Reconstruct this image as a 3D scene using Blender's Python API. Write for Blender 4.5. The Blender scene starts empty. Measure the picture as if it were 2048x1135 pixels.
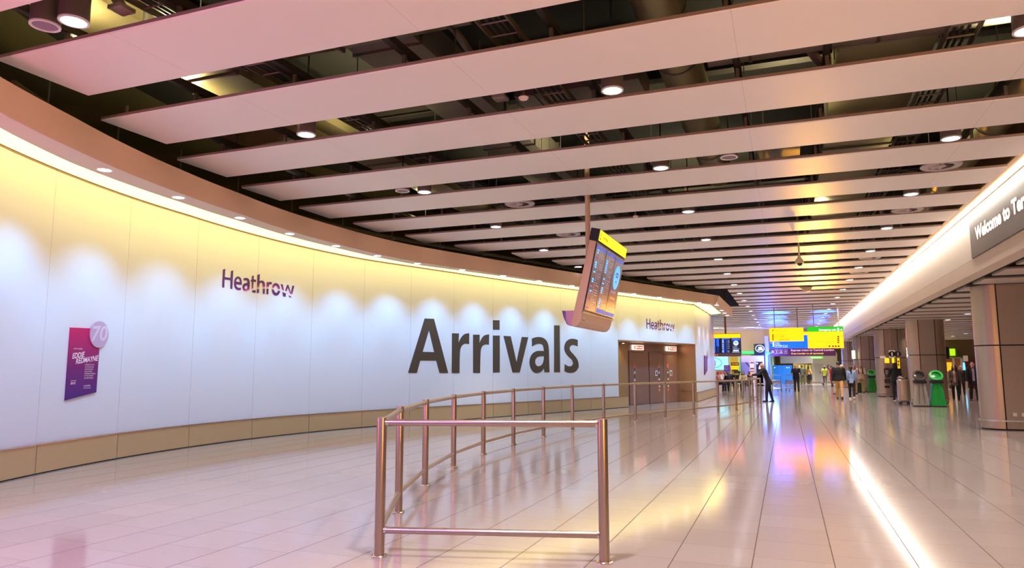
import bpy, bmesh, math, random
import numpy as np
from mathutils import Vector, Matrix
random.seed(7)
SC = bpy.context.scene
COL = SC.collection
PI = math.pi

# ------------------------------------------------------------------ camera
CAM_F, CAM_PITCH, CAM_ROLL, CAM_YAW, CAM_H = 1409.75, 0.11918, -0.00076643, -0.36885, 1.5
_cy, _sy, _cp, _sp = math.cos(CAM_YAW), math.sin(CAM_YAW), math.cos(CAM_PITCH), math.sin(CAM_PITCH)
FW = Vector((_sy*_cp, _cy*_cp, _sp))
_r = Vector((_cy, -_sy, 0.0)); _u = _r.cross(FW)
RT = math.cos(CAM_ROLL)*_r + math.sin(CAM_ROLL)*_u
UP = -math.sin(CAM_ROLL)*_r + math.cos(CAM_ROLL)*_u
cd = bpy.data.cameras.new('camera'); cam = bpy.data.objects.new('camera', cd); COL.objects.link(cam)
cam.matrix_world = Matrix(((RT.x, UP.x, -FW.x, 0), (RT.y, UP.y, -FW.y, 0), (RT.z, UP.z, -FW.z, CAM_H), (0, 0, 0, 1)))
cd.sensor_fit = 'HORIZONTAL'; cd.sensor_width = 36.0; cd.lens = 36.0*CAM_F/2048.0
cd.clip_start = 0.05; cd.clip_end = 400
SC.camera = cam
_O = Vector((0, 0, CAM_H))
def _ray(x, y): return FW*CAM_F + RT*(x-1024.0) + UP*(567.5-y)
def at(x, y, Y):                 # a measured photo point at the depth Y where the thing stands
    d = _ray(x, y); return _O + d*(Y/d.y)
def atx(x, y, X):
    d = _ray(x, y); return _O + d*(X/d.x)
def atz(x, y, z=0.0):
    d = _ray(x, y); return _O + d*((z-CAM_H)/d.z)

# ------------------------------------------------------------------ tags
_ONES = ['', 'first', 'second', 'third', 'fourth', 'fifth', 'sixth', 'seventh', 'eighth', 'ninth', 'tenth', 'eleventh', 'twelfth', 'thirteenth',
         'fourteenth', 'fifteenth', 'sixteenth', 'seventeenth', 'eighteenth', 'nineteenth']
_TENS = {2: 'twent', 3: 'thirt', 4: 'fort', 5: 'fift', 6: 'sixt'}
def nth(n):
    if n < 20: return _ONES[n]
    t, o = divmod(n, 10)
    return _TENS[t] + ('ieth' if o == 0 else 'y-' + _ONES[o])
def tag(o, label=None, cat=None, group=None, kind=None):
    if label: o['label'] = label
    if cat: o['category'] = cat
    if group: o['group'] = group
    if kind: o['kind'] = kind
    return o
def thing(name, label, cat, loc=(0, 0, 0), rz=0.0, group=None):
    o = bpy.data.objects.new(name, None); COL.objects.link(o)
    o.empty_display_size = 0.1
    o.location = loc; o.rotation_euler = (0, 0, rz)
    return tag(o, label, cat, group)
def clone(o, loc=None, rz=None, parent=None, label=None, group=None):
    c = o.copy(); COL.objects.link(c)
    if parent is not None: c.parent = parent
    if loc is not None: c.location = loc
    if rz is not None: c.rotation_euler = (0, 0, rz)
    for ch in list(o.children): clone(ch, parent=c)
    return tag(c, label, None, group)

# ------------------------------------------------------------------ materials
def lin(c):
    return tuple(((v/12.92) if v <= 0.04045 else ((v+0.055)/1.055)**2.4) for v in (x/255.0 for x in c))
MATS = {}
def mat(name, rgb=(200, 200, 200), rough=0.5, metal=0.0, emit=None, es=0.0, noise=0.0, nscale=8.0, spec=0.5, alpha=1.0, trans=0.0, ior=1.5, aniso=None):
    if name in MATS: return MATS[name]
    m = bpy.data.materials.new(name); m.use_nodes = True
    nt = m.node_tree; b = nt.nodes['Principled BSDF']
    c = lin(rgb)
    b.inputs['Base Color'].default_value = (*c, 1); b.inputs['Roughness'].default_value = rough; b.inputs['Metallic'].default_value = metal
    b.inputs['Specular IOR Level'].default_value = spec; b.inputs['IOR'].default_value = ior
    if trans: b.inputs['Transmission Weight'].default_value = trans
    if alpha < 1: b.inputs['Alpha'].default_value = alpha
    if emit is not None:
        b.inputs['Emission Color'].default_value = (*lin(emit), 1); b.inputs['Emission Strength'].default_value = es
    tc = nt.nodes.new('ShaderNodeTexCoord')
    n = nt.nodes.new('ShaderNodeTexNoise'); n.inputs['Scale'].default_value = nscale; n.inputs['Detail'].default_value = 3
    nt.links.new(tc.outputs['Object'], n.inputs['Vector'])
    if aniso:
        mp = nt.nodes.new('ShaderNodeMapping'); mp.inputs['Scale'].default_value = aniso
        nt.links.new(tc.outputs['Object'], mp.inputs['Vector']); nt.links.new(mp.outputs['Vector'], n.inputs['Vector'])
    if noise > 0:
        mx = nt.nodes.new('ShaderNodeMix'); mx.data_type = 'RGBA'
        mx.inputs[6].default_value = (*[v*(1-noise) for v in c], 1); mx.inputs[7].default_value = (*[min(1, v*(1+noise)) for v in c], 1)
        nt.links.new(n.outputs['Fac'], mx.inputs[0]); nt.links.new(mx.outputs[2], b.inputs['Base Color'])
    mr = nt.nodes.new('ShaderNodeMapRange')
    mr.inputs['To Min'].default_value = max(0.02, rough*0.9); mr.inputs['To Max'].default_value = min(1, rough*1.1)
    nt.links.new(n.outputs['Fac'], mr.inputs['Value']); nt.links.new(mr.outputs['Result'], b.inputs['Roughness'])
    MATS[name] = m
    return m
def glow(name, rgb, s, base=None):
    return mat(name, base or rgb, 0.4, emit=rgb, es=s)

# ------------------------------------------------------------------ mesh builder
class MB:
    def __init__(self): self.v = []; self.f = []; self.m = []
    def add(self, vs, fs, mi=0):
        b = len(self.v); self.v += [tuple(p) for p in vs]
        for f in fs: self.f.append(tuple(b+i for i in f)); self.m.append(mi)
        return self
    def box(self, c, s, rz=0.0, mi=0, rot=None):
        x, y, z = s[0]/2, s[1]/2, s[2]/2
        P = [Vector(p) for p in ((-x, -y, -z), (x, -y, -z), (x, y, -z), (-x, y, -z), (-x, -y, z), (x, -y, z), (x, y, z), (-x, y, z))]
        R = rot if rot is not None else Matrix.Rotation(rz, 3, 'Z')
        c = Vector(c)
        return self.add([R @ p + c for p in P], [(0, 3, 2, 1), (4, 5, 6, 7), (0, 1, 5, 4), (1, 2, 6, 5), (2, 3, 7, 6), (3, 0, 4, 7)], mi)
    def bx(self, x0, x1, y0, y1, z0, z1, mi=0):
        return self.box(((x0+x1)/2, (y0+y1)/2, (z0+z1)/2), (abs(x1-x0), abs(y1-y0), abs(z1-z0)), mi=mi)
    def rbox(self, c, s, r=0.02, rz=0.0, mi=0, n=3):       # box with rounded vertical edges and a small top/bottom chamfer
        x, y = s[0]/2, s[1]/2; h = s[2]; pts = []
        for cx, cy, a0 in ((x-r, y-r, 0), (-x+r, y-r, PI/2), (-x+r, -y+r, PI), (x-r, -y+r, 1.5*PI)):
            for i in range(n+1):
                a = a0 + PI/2*i/n; pts.append((cx+r*math.cos(a), cy+r*math.sin(a)))
        cs, sn = math.cos(rz), math.sin(rz); e = min(r*0.5, h*0.2)
        rings = []
        for z, k in ((-h/2, e), (-h/2+e, 0), (h/2-e, 0), (h/2, e)):
            fx, fy = 1-k/max(x, 1e-6), 1-k/max(y, 1e-6)
            rings.append([(c[0]+px*fx*cs-py*fy*sn, c[1]+px*fx*sn+py*fy*cs, c[2]+z) for px, py in pts])
        return self.loft(rings, mi=mi)
    def loft(self, rings, closed=True, caps=True, mi=0):
        n = len(rings[0]); b = len(self.v)
        for r in rings: self.v += [tuple(p) for p in r]
        for i in range(len(rings)-1):
            for j in range(n if closed else n-1):
                k = (j+1) % n
                self.f.append((b+i*n+j, b+i*n+k, b+(i+1)*n+k, b+(i+1)*n+j)); self.m.append(mi)
        if caps and closed:
            self.f.append(tuple(b+j for j in reversed(range(n)))); self.m.append(mi)
            self.f.append(tuple(b+(len(rings)-1)*n+j for j in range(n))); self.m.append(mi)
        return self
    def cyl(self, p0, p1, r0, r1=None, n=16, caps=True, mi=0):
        r1 = r0 if r1 is None else r1
        p0, p1 = Vector(p0), Vector(p1); d = (p1-p0).normalized()
        a = Vector((0, 0, 1)) if abs(d.z) < 0.9 else Vector((1, 0, 0))
        u = d.cross(a).normalized(); w = d.cross(u)
        rg = lambda p, r: [p + (u*math.cos(2*PI*i/n) + w*math.sin(2*PI*i/n))*r for i in range(n)]
        return self.loft([rg(p0, r0), rg(p1, r1)][::-1], caps=caps, mi=mi)
    def lathe(self, prof, c=(0, 0, 0), n=24, mi=0, caps=True, axis=None):   # prof: (r, z) along axis
        R = Matrix.Identity(3)
        if axis is not None:
            R = Vector((0, 0, 1)).rotation_difference(Vector(axis)).to_matrix()
        c = Vector(c)
        rings = [[R @ Vector((r*math.cos(2*PI*i/n), r*math.sin(2*PI*i/n), z)) + c for i in range(n)] for r, z in prof]
        return self.loft(rings, caps=caps, mi=mi)
    def tube(self, pts, r, n=10, mi=0, closed=False):
        pts = [Vector(p) for p in pts]; rings = []; N = len(pts)
        prev = None
        for i, p in enumerate(pts):
            if closed: d = (pts[(i+1) % N]-pts[i-1])
            else: d = (pts[min(i+1, N-1)]-pts[max(i-1, 0)])
            d = d.normalized()
            if prev is None:
                a = Vector((0, 0, 1)) if abs(d.z) < 0.9 else Vector((1, 0, 0)); u = d.cross(a).normalized()
            else: u = (prev - d*prev.dot(d)).normalized()
            prev = u; w = d.cross(u)
            rings.append([p + (u*math.cos(2*PI*k/n) + w*math.sin(2*PI*k/n))*r for k in range(n)])
        if closed: rings.append(rings[0]); return self.loft(rings, caps=False, mi=mi)
        return self.loft(rings, mi=mi)
    def sphere(self, c, r, sx=1, sy=1, sz=1, n=12, m=8, mi=0, R=None):
        c = Vector(c); rings = []
        for i in range(m+1):
            t = PI*(i+0.001 if i == 0 else i-0.001 if i == m else i)/m
            rg = []
            for j in range(n):
                a = 2*PI*j/n; p = Vector((r*sx*math.sin(t)*math.cos(a), r*sy*math.sin(t)*math.sin(a), -r*sz*math.cos(t)))
                rg.append((R @ p if R is not None else p) + c)
            rings.append(rg)
        return self.loft(rings, mi=mi)
    def prism(self, poly, y0, y1, mi=0):           # poly in (x, z), extruded along y
        return self.loft([[(x, y0, z) for x, z in poly], [(x, y1, z) for x, z in poly]], mi=mi)
    def quad(self, a, b, c, d, mi=0): return self.add([a, b, c, d], [(0, 1, 2, 3)], mi)
    def build(self, name, mats, parent=None, loc=None, rz=0.0, local=False, sharp=0.6, smooth=True, fix=True):
        me = bpy.data.meshes.new(name)
        off = Vector((0, 0, 0))
        if parent is not None and not local:
            off = Vector(parent.location); q = parent
            while q.parent is not None: q = q.parent; off = off + Vector(q.location)
        elif parent is None and loc is not None and not local: off = Vector(loc)
        me.from_pydata([tuple(Vector(p)-off) for p in self.v], [], self.f)
        ms = mats if isinstance(mats, (list, tuple)) else [mats]
        for m in ms: me.materials.append(m)
        me.polygons.foreach_set('material_index', self.m)
        if fix:
            bm = bmesh.new(); bm.from_mesh(me); bmesh.ops.recalc_face_normals(bm, faces=bm.faces); bm.to_mesh(me); bm.free()
        if smooth:
            me.polygons.foreach_set('use_smooth', [True]*len(me.polygons)); me.set_sharp_from_angle(angle=sharp)
        me.update()
        o = bpy.data.objects.new(name, me); COL.objects.link(o)
        if parent is not None: o.parent = parent
        elif loc is not None: o.location = loc
        o.rotation_euler = (0, 0, rz)
        return o

# ------------------------------------------------------------------ lettering
def text_mesh(s, size=1.0, bold=0.0, shear=0.0, spacing=1.0, align='LEFT'):
    c = bpy.data.curves.new('lettering', 'FONT'); c.body = s; c.size = size; c.offset = bold; c.shear = shear
    c.space_character = spacing; c.align_x = align; c.resolution_u = 3
    o = bpy.data.objects.new('lettering', c); COL.objects.link(o)
    dg = bpy.context.evaluated_depsgraph_get(); dg.update()
    me = bpy.data.meshes.new_from_object(o.evaluated_get(dg))
    vs = [tuple(v.co) for v in me.vertices]; fs = [tuple(p.vertices) for p in me.polygons]
    bpy.data.objects.remove(o); bpy.data.curves.remove(c); bpy.data.meshes.remove(me)
    return vs, fs
def fit_text(mb, s, p0, ux, uz, w=None, h=None, out=None, mi=0, bold=0.02, shear=0.0, maxw=None):
    """lettering laid on a flat sign: p0 lower left, ux / uz unit vectors along and up, w width or h cap height; out lifts it off the face"""
    vs, fs = text_mesh(s, 1.0, bold, shear)
    if not vs: return
    x0 = min(v[0] for v in vs); x1 = max(v[0] for v in vs)
    cap = 0.7
    if h is None: kx = w/(x1-x0); kz = kx
    else:
        kz = h/cap; kx = kz if w is None else w/(x1-x0)
    if maxw and (x1-x0)*kx > maxw: kx = maxw/(x1-x0)
    p0, ux, uz = Vector(p0), Vector(ux), Vector(uz); o = Vector(out) if out is not None else Vector((0, 0, 0))
    mb.add([p0 + ux*((v[0]-x0)*kx) + uz*(v[1]*kz) + o for v in vs], fs, mi)

# ------------------------------------------------------------------ the curved wall line
def _mkpath():
    ds = 0.02; x, y, th, R, sa = -10.383, 8.166, -0.25336, 13.936, 8.519
    ss = np.arange(-10, 28, ds); T = th + np.minimum(ss, sa)/R; i0 = int(round(10/ds))
    X = np.zeros((len(ss), 2)); X[i0] = (x, y)
    for i in range(i0+1, len(ss)): X[i] = X[i-1] + ds*np.array([math.sin(T[i-1]), math.cos(T[i-1])])
    for i in range(i0-1, -1, -1): X[i] = X[i+1] - ds*np.array([math.sin(T[i]), math.cos(T[i])])
    return ss, T, X
_S, _T, _X = _mkpath()
def wp(s, d=0.0):                # point on the wall line at run s, d metres out into the hall
    x = np.interp(s, _S, _X[:, 0]); y = np.interp(s, _S, _X[:, 1]); t = np.interp(s, _S, _T)
    return (float(x + d*math.cos(t)), float(y - d*math.sin(t)))
def wt(s): return float(np.interp(s, _S, _T))
def lerp(tab, s):
    return float(np.interp(s, [a for a, b in tab], [b for a, b in tab]))
S_DOOR, S_END = 19.7, 26.0
WTOP = [(-10, 4.43), (2.2, 4.46), (7.5, 4.34), (14.3, 4.29), (20, 4.32), (26.4, 4.364)]
SIN = [(-10, 0.75), (-3.74, 0.85), (-2.3, 0.95), (0.15, 1.275), (1.94, 1.386), (5.42, 1.3), (8.73, 0.98), (11.7, 1.06), (15.9, 1.06), (20, 1.262), (24.8, 1.386)]
SOUT = [(-10, 1.0), (-4.3, 1.114), (-3.08, 1.288), (-0.47, 1.608), (1.31, 1.768), (4.98, 1.68), (8.35, 1.36), (11.45, 1.34), (15.6, 1.28), (17.5, 1.43), (24.7, 1.605)]
FTOP = [(-10, 0.95), (-4.2, 1.03), (-2.92, 1.234), (-0.27, 1.478), (1.59, 1.584), (5.2, 1.5), (8.43, 1.25), (11.6, 1.19), (15.7, 1.24), (17.9, 1.278), (25.6, 1.466)]
Z_SOF, Z_FAS, Z_CEIL, Z_LOW = 4.22, 4.66, 4.89, 3.57
# ================================================================== MATERIALS OF THE BUILDING
def floor_material():
    m = bpy.data.materials.new('polished terrazzo tiles'); m.use_nodes = True; nt = m.node_tree; L = nt.links.new; N = nt.nodes.new
    b = nt.nodes['Principled BSDF']
    g = N('ShaderNodeNewGeometry'); sp = N('ShaderNodeSeparateXYZ'); L(g.outputs['Position'], sp.inputs[0])
    def math_(op, a, bb=None):
        n = N('ShaderNodeMath'); n.operation = op
        for i, v in enumerate((a, bb)):
            if v is None: continue
            if isinstance(v, (int, float)): n.inputs[i].default_value = v
            else: L(v, n.inputs[i])
        return n.outputs[0]
    T = 0.593
    u = math_('DIVIDE', math_('ADD', sp.outputs['X'], 0.3125), T)
    row = math_('FLOOR', u); fu = math_('FRACT', u)
    wn = N('ShaderNodeTexWhiteNoise'); wn.noise_dimensions = '1D'; L(row, wn.inputs['W'])
    v = math_('ADD', math_('DIVIDE', sp.outputs['Y'], T), wn.outputs['Value'])
    col = math_('FLOOR', v); fv = math_('FRACT', v)
    du = math_('ABSOLUTE', math_('SUBTRACT', fu, 0.5)); dv = math_('ABSOLUTE', math_('SUBTRACT', fv, 0.5))
    ju = math_('GREATER_THAN', du, 0.5-0.0068); jv = math_('MULTIPLY', math_('GREATER_THAN', dv, 0.5-0.0045), 0.6)
    joint = math_('MAXIMUM', ju, jv)
    cid = N('ShaderNodeCombineXYZ'); L(row, cid.inputs[0]); L(col, cid.inputs[1])
    w2 = N('ShaderNodeTexWhiteNoise'); w2.noise_dimensions = '2D'; L(cid.outputs[0], w2.inputs['Vector'])
    vor = N('ShaderNodeTexVoronoi'); vor.inputs['Scale'].default_value = 26; L(g.outputs['Position'], vor.inputs['Vector'])
    fleck = math_('LESS_THAN', vor.outputs['Distance'], 0.10)
    fl2 = math_('MULTIPLY', fleck, math_('GREATER_THAN', w2.outputs['Value'], -1))
    nz = N('ShaderNodeTexNoise'); nz.inputs['Scale'].default_value = 9; nz.inputs['Detail'].default_value = 6; L(g.outputs['Position'], nz.inputs['Vector'])
    def mix(fac, a, c2):
        n = N('ShaderNodeMix'); n.data_type = 'RGBA'
        if isinstance(fac, (int, float)): n.inputs[0].default_value = fac
        else: L(fac, n.inputs[0])
        for i, v2 in ((6, a), (7, c2)):
            if isinstance(v2, tuple): n.inputs[i].default_value = (*v2, 1)
            else: L(v2, n.inputs[i])
        return n.outputs[2]
    base = mix(w2.outputs['Value'], lin((158, 146, 142)), lin((164, 152, 148)))
    base = mix(math_('MULTIPLY', nz.outputs['Fac'], 0.35), base, lin((150, 130, 122)))
    base = mix(math_('MULTIPLY', fl2, 0.22), base, lin((235, 228, 220)))
    base = mix(math_('MULTIPLY', joint, 0.85), base, lin((70, 54, 48)))
    L(base, b.inputs['Base Color'])
    rr = math_('ADD', 0.085, math_('MULTIPLY', nz.outputs['Fac'], 0.035)); L(rr, b.inputs['Roughness'])
    sl_ = math_('MULTIPLY', math_('SUBTRACT', 1.0, joint), 0.8); L(sl_, b.inputs['Specular IOR Level'])
    b.inputs['IOR'].default_value = 1.52; b.inputs['Specular IOR Level'].default_value = 0.8
    return m

def seam_material(name, rgb, axis, period, off, width, rough=0.42, dark=0.55, spec=0.5):
    m = mat(name, rgb, rough, noise=0.02, nscale=1.5, spec=spec); nt = m.node_tree; b = nt.nodes['Principled BSDF']; L = nt.links.new; N = nt.nodes.new
    g = N('ShaderNodeNewGeometry'); sp = N('ShaderNodeSeparateXYZ'); L(g.outputs['Position'], sp.inputs[0])
    def M(op, a, v):
        n = N('ShaderNodeMath'); n.operation = op; L(a, n.inputs[0]); n.inputs[1].default_value = v; return n.outputs[0]
    d = M('FRACT', M('DIVIDE', M('ADD', sp.outputs[axis], off), period), 0)
    s = M('LESS_THAN', d, width/period)
    src = b.inputs['Base Color'].links[0].from_socket
    mx = N('ShaderNodeMix'); mx.data_type = 'RGBA'; L(s, mx.inputs[0]); L(src, mx.inputs[6])
    mx.inputs[7].default_value = (*[v*(1-dark) for v in lin(rgb)], 1); L(mx.outputs[2], b.inputs['Base Color'])
    return m

M_FLOOR = floor_material()
M_GLASS = mat('white backed glass panel', (214, 219, 224), 0.38, noise=0.01, nscale=0.7, spec=0.35)
M_GAP = mat('dark panel gap', (70, 62, 66), 0.8, noise=0.1)
M_PLINTH = mat('bronze toned steel plinth', (204, 180, 138), 0.42, metal=0.5, noise=0.05, nscale=3, aniso=(1, 1, 40))
M_SOFFIT = mat('painted plaster bulkhead', (226, 206, 190), 0.6, noise=0.015, nscale=2)
M_FASCIA = mat('peach painted fascia', (240, 204, 166), 0.6, noise=0.015, nscale=2)
M_SLAT = seam_material('white enamelled ceiling slat', (240, 231, 225), 'X', 2.97, 0.35, 0.006, rough=0.36, dark=0.28)
M_SLATEDGE = mat('slat edge with painted shade', (150, 128, 116), 0.6, noise=0.03)  # the dimmer light on the slat edges is painted in as brown
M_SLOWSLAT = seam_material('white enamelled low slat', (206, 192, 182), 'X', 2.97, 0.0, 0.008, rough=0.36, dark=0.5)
M_DARK = mat('matt black soffit void', (34, 30, 26), 0.9, noise=0.2, nscale=2)
M_RAIL = mat('dark carrier channel', (62, 56, 50), 0.55, metal=0.4, noise=0.1)
M_HANGER = mat('galvanised hanger', (128, 120, 112), 0.5, metal=0.6, noise=0.1)
M_DUCT = mat('galvanised duct steel', (150, 136, 98), 0.38, metal=0.7, noise=0.15, nscale=3)
M_DUCT2 = mat('grey lagged duct', (120, 112, 100), 0.7, noise=0.12, nscale=4)
M_PIPE = mat('grey lagged pipe', (150, 142, 130), 0.6, noise=0.1)
M_PIPED = mat('dark painted pipe', (64, 66, 66), 0.5, noise=0.1)
M_BEAM = seam_material('cream wall panel', (226, 214, 200), 'Y', 1.19, 0.1, 0.012, rough=0.5, dark=0.12)
M_BEAMLOW = seam_material('cream lower band', (216, 198, 180), 'Y', 1.19, 0.1, 0.012, rough=0.5, dark=0.12)
M_LIP = mat('brown lip trim', (150, 112, 84), 0.5, noise=0.03)
M_STEEL = mat('brushed column steel', (190, 170, 156), 0.34, metal=0.88, noise=0.06, nscale=3, aniso=(1, 1, 30))
M_JOINT = mat('black joint', (28, 22, 20), 0.7)
M_CHROME = mat('polished steel', (214, 204, 196), 0.18, metal=1.0, noise=0.02)
M_RAILING = mat('satin stainless tube', (182, 162, 148), 0.30, metal=0.95)
M_BEIGE = mat('beige end wall', (196, 172, 138), 0.7, noise=0.03)
M_WHITE = mat('white painted board', (225, 222, 214), 0.6, noise=0.02)
M_COVE = glow('warm cove tube light', (255, 234, 140), 2.2)
M_COVER = glow('warm white strip tube', (255, 240, 214), 8.0)
M_LENS = glow('cool lamp lens', (236, 238, 255), 9.0)

def structure(name, mb, mats, **k):
    o = mb.build(name, mats, **k); o['kind'] = 'structure'; return o

# ================================================================== FLOOR
f = MB(); f.quad((-30, -14, 0), (20, -14, 0), (20, 112, 0), (-30, 112, 0)); structure('floor', f, M_FLOOR, smooth=False)
c = MB(); c.bx(-30, 4.3, -14, 112, 6.6, 6.8); structure('ceiling', c, M_DARK, smooth=False)

# ================================================================== LEFT WALL (curved run of white glass panels)
SEAMS = [-4.5, -2.8, -1.07, 0.706, 2.498, 4.256, 5.968, 7.66, 9.27, 10.93, 12.61, 14.287, 16.07, 17.826, 19.7]
HEAD = [19.7, 21.28, 22.85, 24.42, 26.0]
G = 0.007
def panel(mb, s0, s1, zb, zt, d0, d1, mi=0, n=10):
    """a panel of the curved wall: run s0..s1, between offsets d0 (back) and d1 (front)"""
    rings = []
    for i in range(n+1):
        s = s0 + (s1-s0)*i/n
        z0 = zb(s) if callable(zb) else zb; z1 = zt(s) if callable(zt) else zt
        a, b = wp(s, d0), wp(s, d1)
        rings.append([(a[0], a[1], z0), (b[0], b[1], z0), (b[0], b[1], z1), (a[0], a[1], z1)])
    mb.loft(rings, mi=mi)
ztop = lambda s: lerp(WTOP, s)
w = MB()
for a, b in zip(SEAMS, SEAMS[1:]): panel(w, a+G/2, b-G/2, 0.43, ztop, -0.03, 0.0)
for a, b in zip(HEAD, HEAD[1:]): panel(w, a+G/2, b-G/2, 2.575, ztop, -0.03, 0.0)
panel(w, SEAMS[0], S_DOOR, 0.0, lambda s: ztop(s)+0.0, -0.20, -0.03, mi=1, n=60)
panel(w, S_DOOR, S_END, 2.60, ztop, -0.20, -0.03, mi=1, n=20)
structure('wall_left', w, [M_GLASS, M_GAP], sharp=0.3)
# the return wall beyond the doors
CX0, CY0 = wp(S_END); CX1, CY1 = -3.72, 41.0
w = MB()
ys = [CY0+0.004, 34.7, 36.3, 37.9, 39.5, CY1]
for i in range(5):
    x0 = CX0 + (CX1-CX0)*(ys[i]-CY0)/(CY1-CY0); x1 = CX0 + (CX1-CX0)*(ys[i+1]-CY0)/(CY1-CY0)
    w.loft([[(x0-0.03, ys[i]+G/2, 0.43), (x0, ys[i]+G/2, 0.43), (x0, ys[i]+G/2, 4.36), (x0-0.03, ys[i]+G/2, 4.36)],
            [(x1-0.03, ys[i+1]-G/2, 0.43), (x1, ys[i+1]-G/2, 0.43), (x1, ys[i+1]-G/2, 4.36), (x1-0.03, ys[i+1]-G/2, 4.36)]])
xb_ = min(CX0, CX1)-0.036; w.bx(xb_-0.35, xb_, CY0+0.6, CY1, 0, 4.36, mi=1)
w.bx(-14, CX1-0.002, CY1, CY1+0.1, 0, 4.4, mi=0)
structure('wall_left_return', w, [M_GLASS, M_GAP], sharp=0.3)
# thin metal lip along the top of the glass
t = MB()
panel(t, SEAMS[0], S_END, lambda s: ztop(s), lambda s: ztop(s)+0.012, -0.2, 0.014, n=80)
t.loft([[(CX0-0.2, CY0, 4.36), (CX0+0.014, CY0, 4.36), (CX0+0.014, CY0, 4.372), (CX0-0.2, CY0, 4.372)], [(CX1-0.2, CY1, 4.36), (CX1+0.014, CY1, 4.36), (CX1+0.014, CY1, 4.372), (CX1-0.2, CY1, 4.372)]])
structure('trim_1', t, M_LIP, sharp=0.3)
# dark upper wall behind the bulkhead, up to the slab
w = MB(); panel(w, SEAMS[0], S_END, 4.9, 6.6, -0.4, -0.3, n=60); w.bx(CX1-0.4, CX1-0.3, CY0, CY1, 4.9, 6.6)
structure('wall_left_upper', w, mat('dark olive void lining', (84, 74, 40), 0.85, noise=0.25, nscale=1.5))

# plinth: one panel per wall bay, standing a little proud, with a shadow line at the floor
p = MB()
PS = SEAMS[:-1] + [S_DOOR + 0.62]
for a, b in zip(PS, PS[1:]):
    panel(p, a+0.006, b-0.006, 0.018, 0.415, -0.03, 0.022)
    panel(p, a+0.002, b-0.002, 0.415, 0.432, -0.03, 0.034, mi=1)
panel(p, PS[0], PS[-1], 0.0, 0.41, -0.03, 0.008, mi=2, n=80)
structure('baseboard_left', p, [M_PLINTH, M_CHROME, M_JOINT], sharp=0.3)
p = MB()
def slant(x0, x1, y0, y1, z0, z1, mi):
    p.loft([[(CX0+x0, y0, z0), (CX0+x1, y0, z0), (CX0+x1, y0, z1), (CX0+x0, y0, z1)], [(CX1+x0, y1, z0), (CX1+x1, y1, z0), (CX1+x1, y1, z1), (CX1+x0, y1, z1)]], mi=mi)
slant(-0.02, 0.05, CY0+0.15, CY1+0.1, 0.018, 0.42, 0); slant(-0.02, 0.065, CY0+0.15, CY1+0.11, 0.42, 0.435, 1); slant(-0.02, 0.03, CY0+0.15, CY1+0.08, 0.0, 0.02, 2)
structure('baseboard_left_return', p, [M_PLINTH, M_CHROME, M_JOINT])

# bulkhead: soffit, fascia, inner upstand; it turns the corner with the wall
def poly_line(tab, end_pts, s0=SEAMS[0], s1=24.7, n=90):
    out = []
    for i in range(n+1):
        s = s0 + (s1-s0)*i/n; out.append(wp(s, lerp(tab, s)))
    return out + end_pts
L_in = poly_line(SIN, [(-2.94, 31.32), (-2.93, 38.9)])
L_out = poly_line(SOUT, [(-2.72, 31.2), (-2.55, 39.0)])
L_top = poly_line(FTOP, [(-2.62, 32.0), (-2.55, 39.0)], s1=24.9)
b = MB()
zi = lambda q: 0.0
for i in range(len(L_in)-1):
    a0, a1, o0, o1, t0, t1 = L_in[i], L_in[i+1], L_out[i], L_out[i+1], L_top[i], L_top[i+1]
    b.quad((*a0, Z_SOF), (*a1, Z_SOF), (*o1, Z_SOF), (*o0, Z_SOF), 0)
    b.quad((*o0, Z_SOF), (*o1, Z_SOF), (*t1, Z_FAS), (*t0, Z_FAS), 1)
    b.quad((*a0, Z_SOF), (*a1, Z_SOF), (*a1, 4.5), (*a0, 4.5), 0)
    b.quad((*a0, 4.5), (*a1, 4.5), (*t1, Z_FAS), (*t0, Z_FAS), 2)
b.quad((*L_in[-1], Z_SOF), (*L_out[-1], Z_SOF), (*L_top[-1], Z_FAS), (*L_in[-1], Z_FAS), 1)
structure('trim_2', b, [M_SOFFIT, M_FASCIA, M_DARK], sharp=0.5, fix=False)

# cove light: a luminous trough between the wall top and the bulkhead
def zcove(s): return ztop(s) + 0.03
cv = MB(); P0, P1 = [], []
n = 110
for i in range(n+1):
    s = SEAMS[0] + (25.2-SEAMS[0])*i/n
    P0.append((*wp(s, 0.0), zcove(s))); P1.append((*wp(s, lerp(SIN, s)-0.01), max(Z_SOF+0.03, min(zcove(s), 4.40))))
P0 += [(CX0+0.02, CY0-0.1, 4.40), (CX1+0.02, CY1-1.5, 4.40)]; P1 += [(-2.95, 31.35, 4.40), (-2.94, 38.85, 4.40)]
for i in range(len(P0)-1): cv.quad(P0[i], P0[i+1], P1[i+1], P1[i])
root = thing('cove_light', 'long warm yellow light cove running above the curved white wall', 'light', (*wp(8, 0.5), 4.4))
cv.build('diffuser', M_COVE, root)
cv = MB()
for i in range(len(P0)-1):
    a, bb, c2, d = [Vector(q) + Vector((0, 0, 0.05)) for q in (P0[i], P0[i+1], P1[i+1], P1[i])]; cv.quad(a, bb, c2, d)
cv.build('housing', M_DARK, root)

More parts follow.
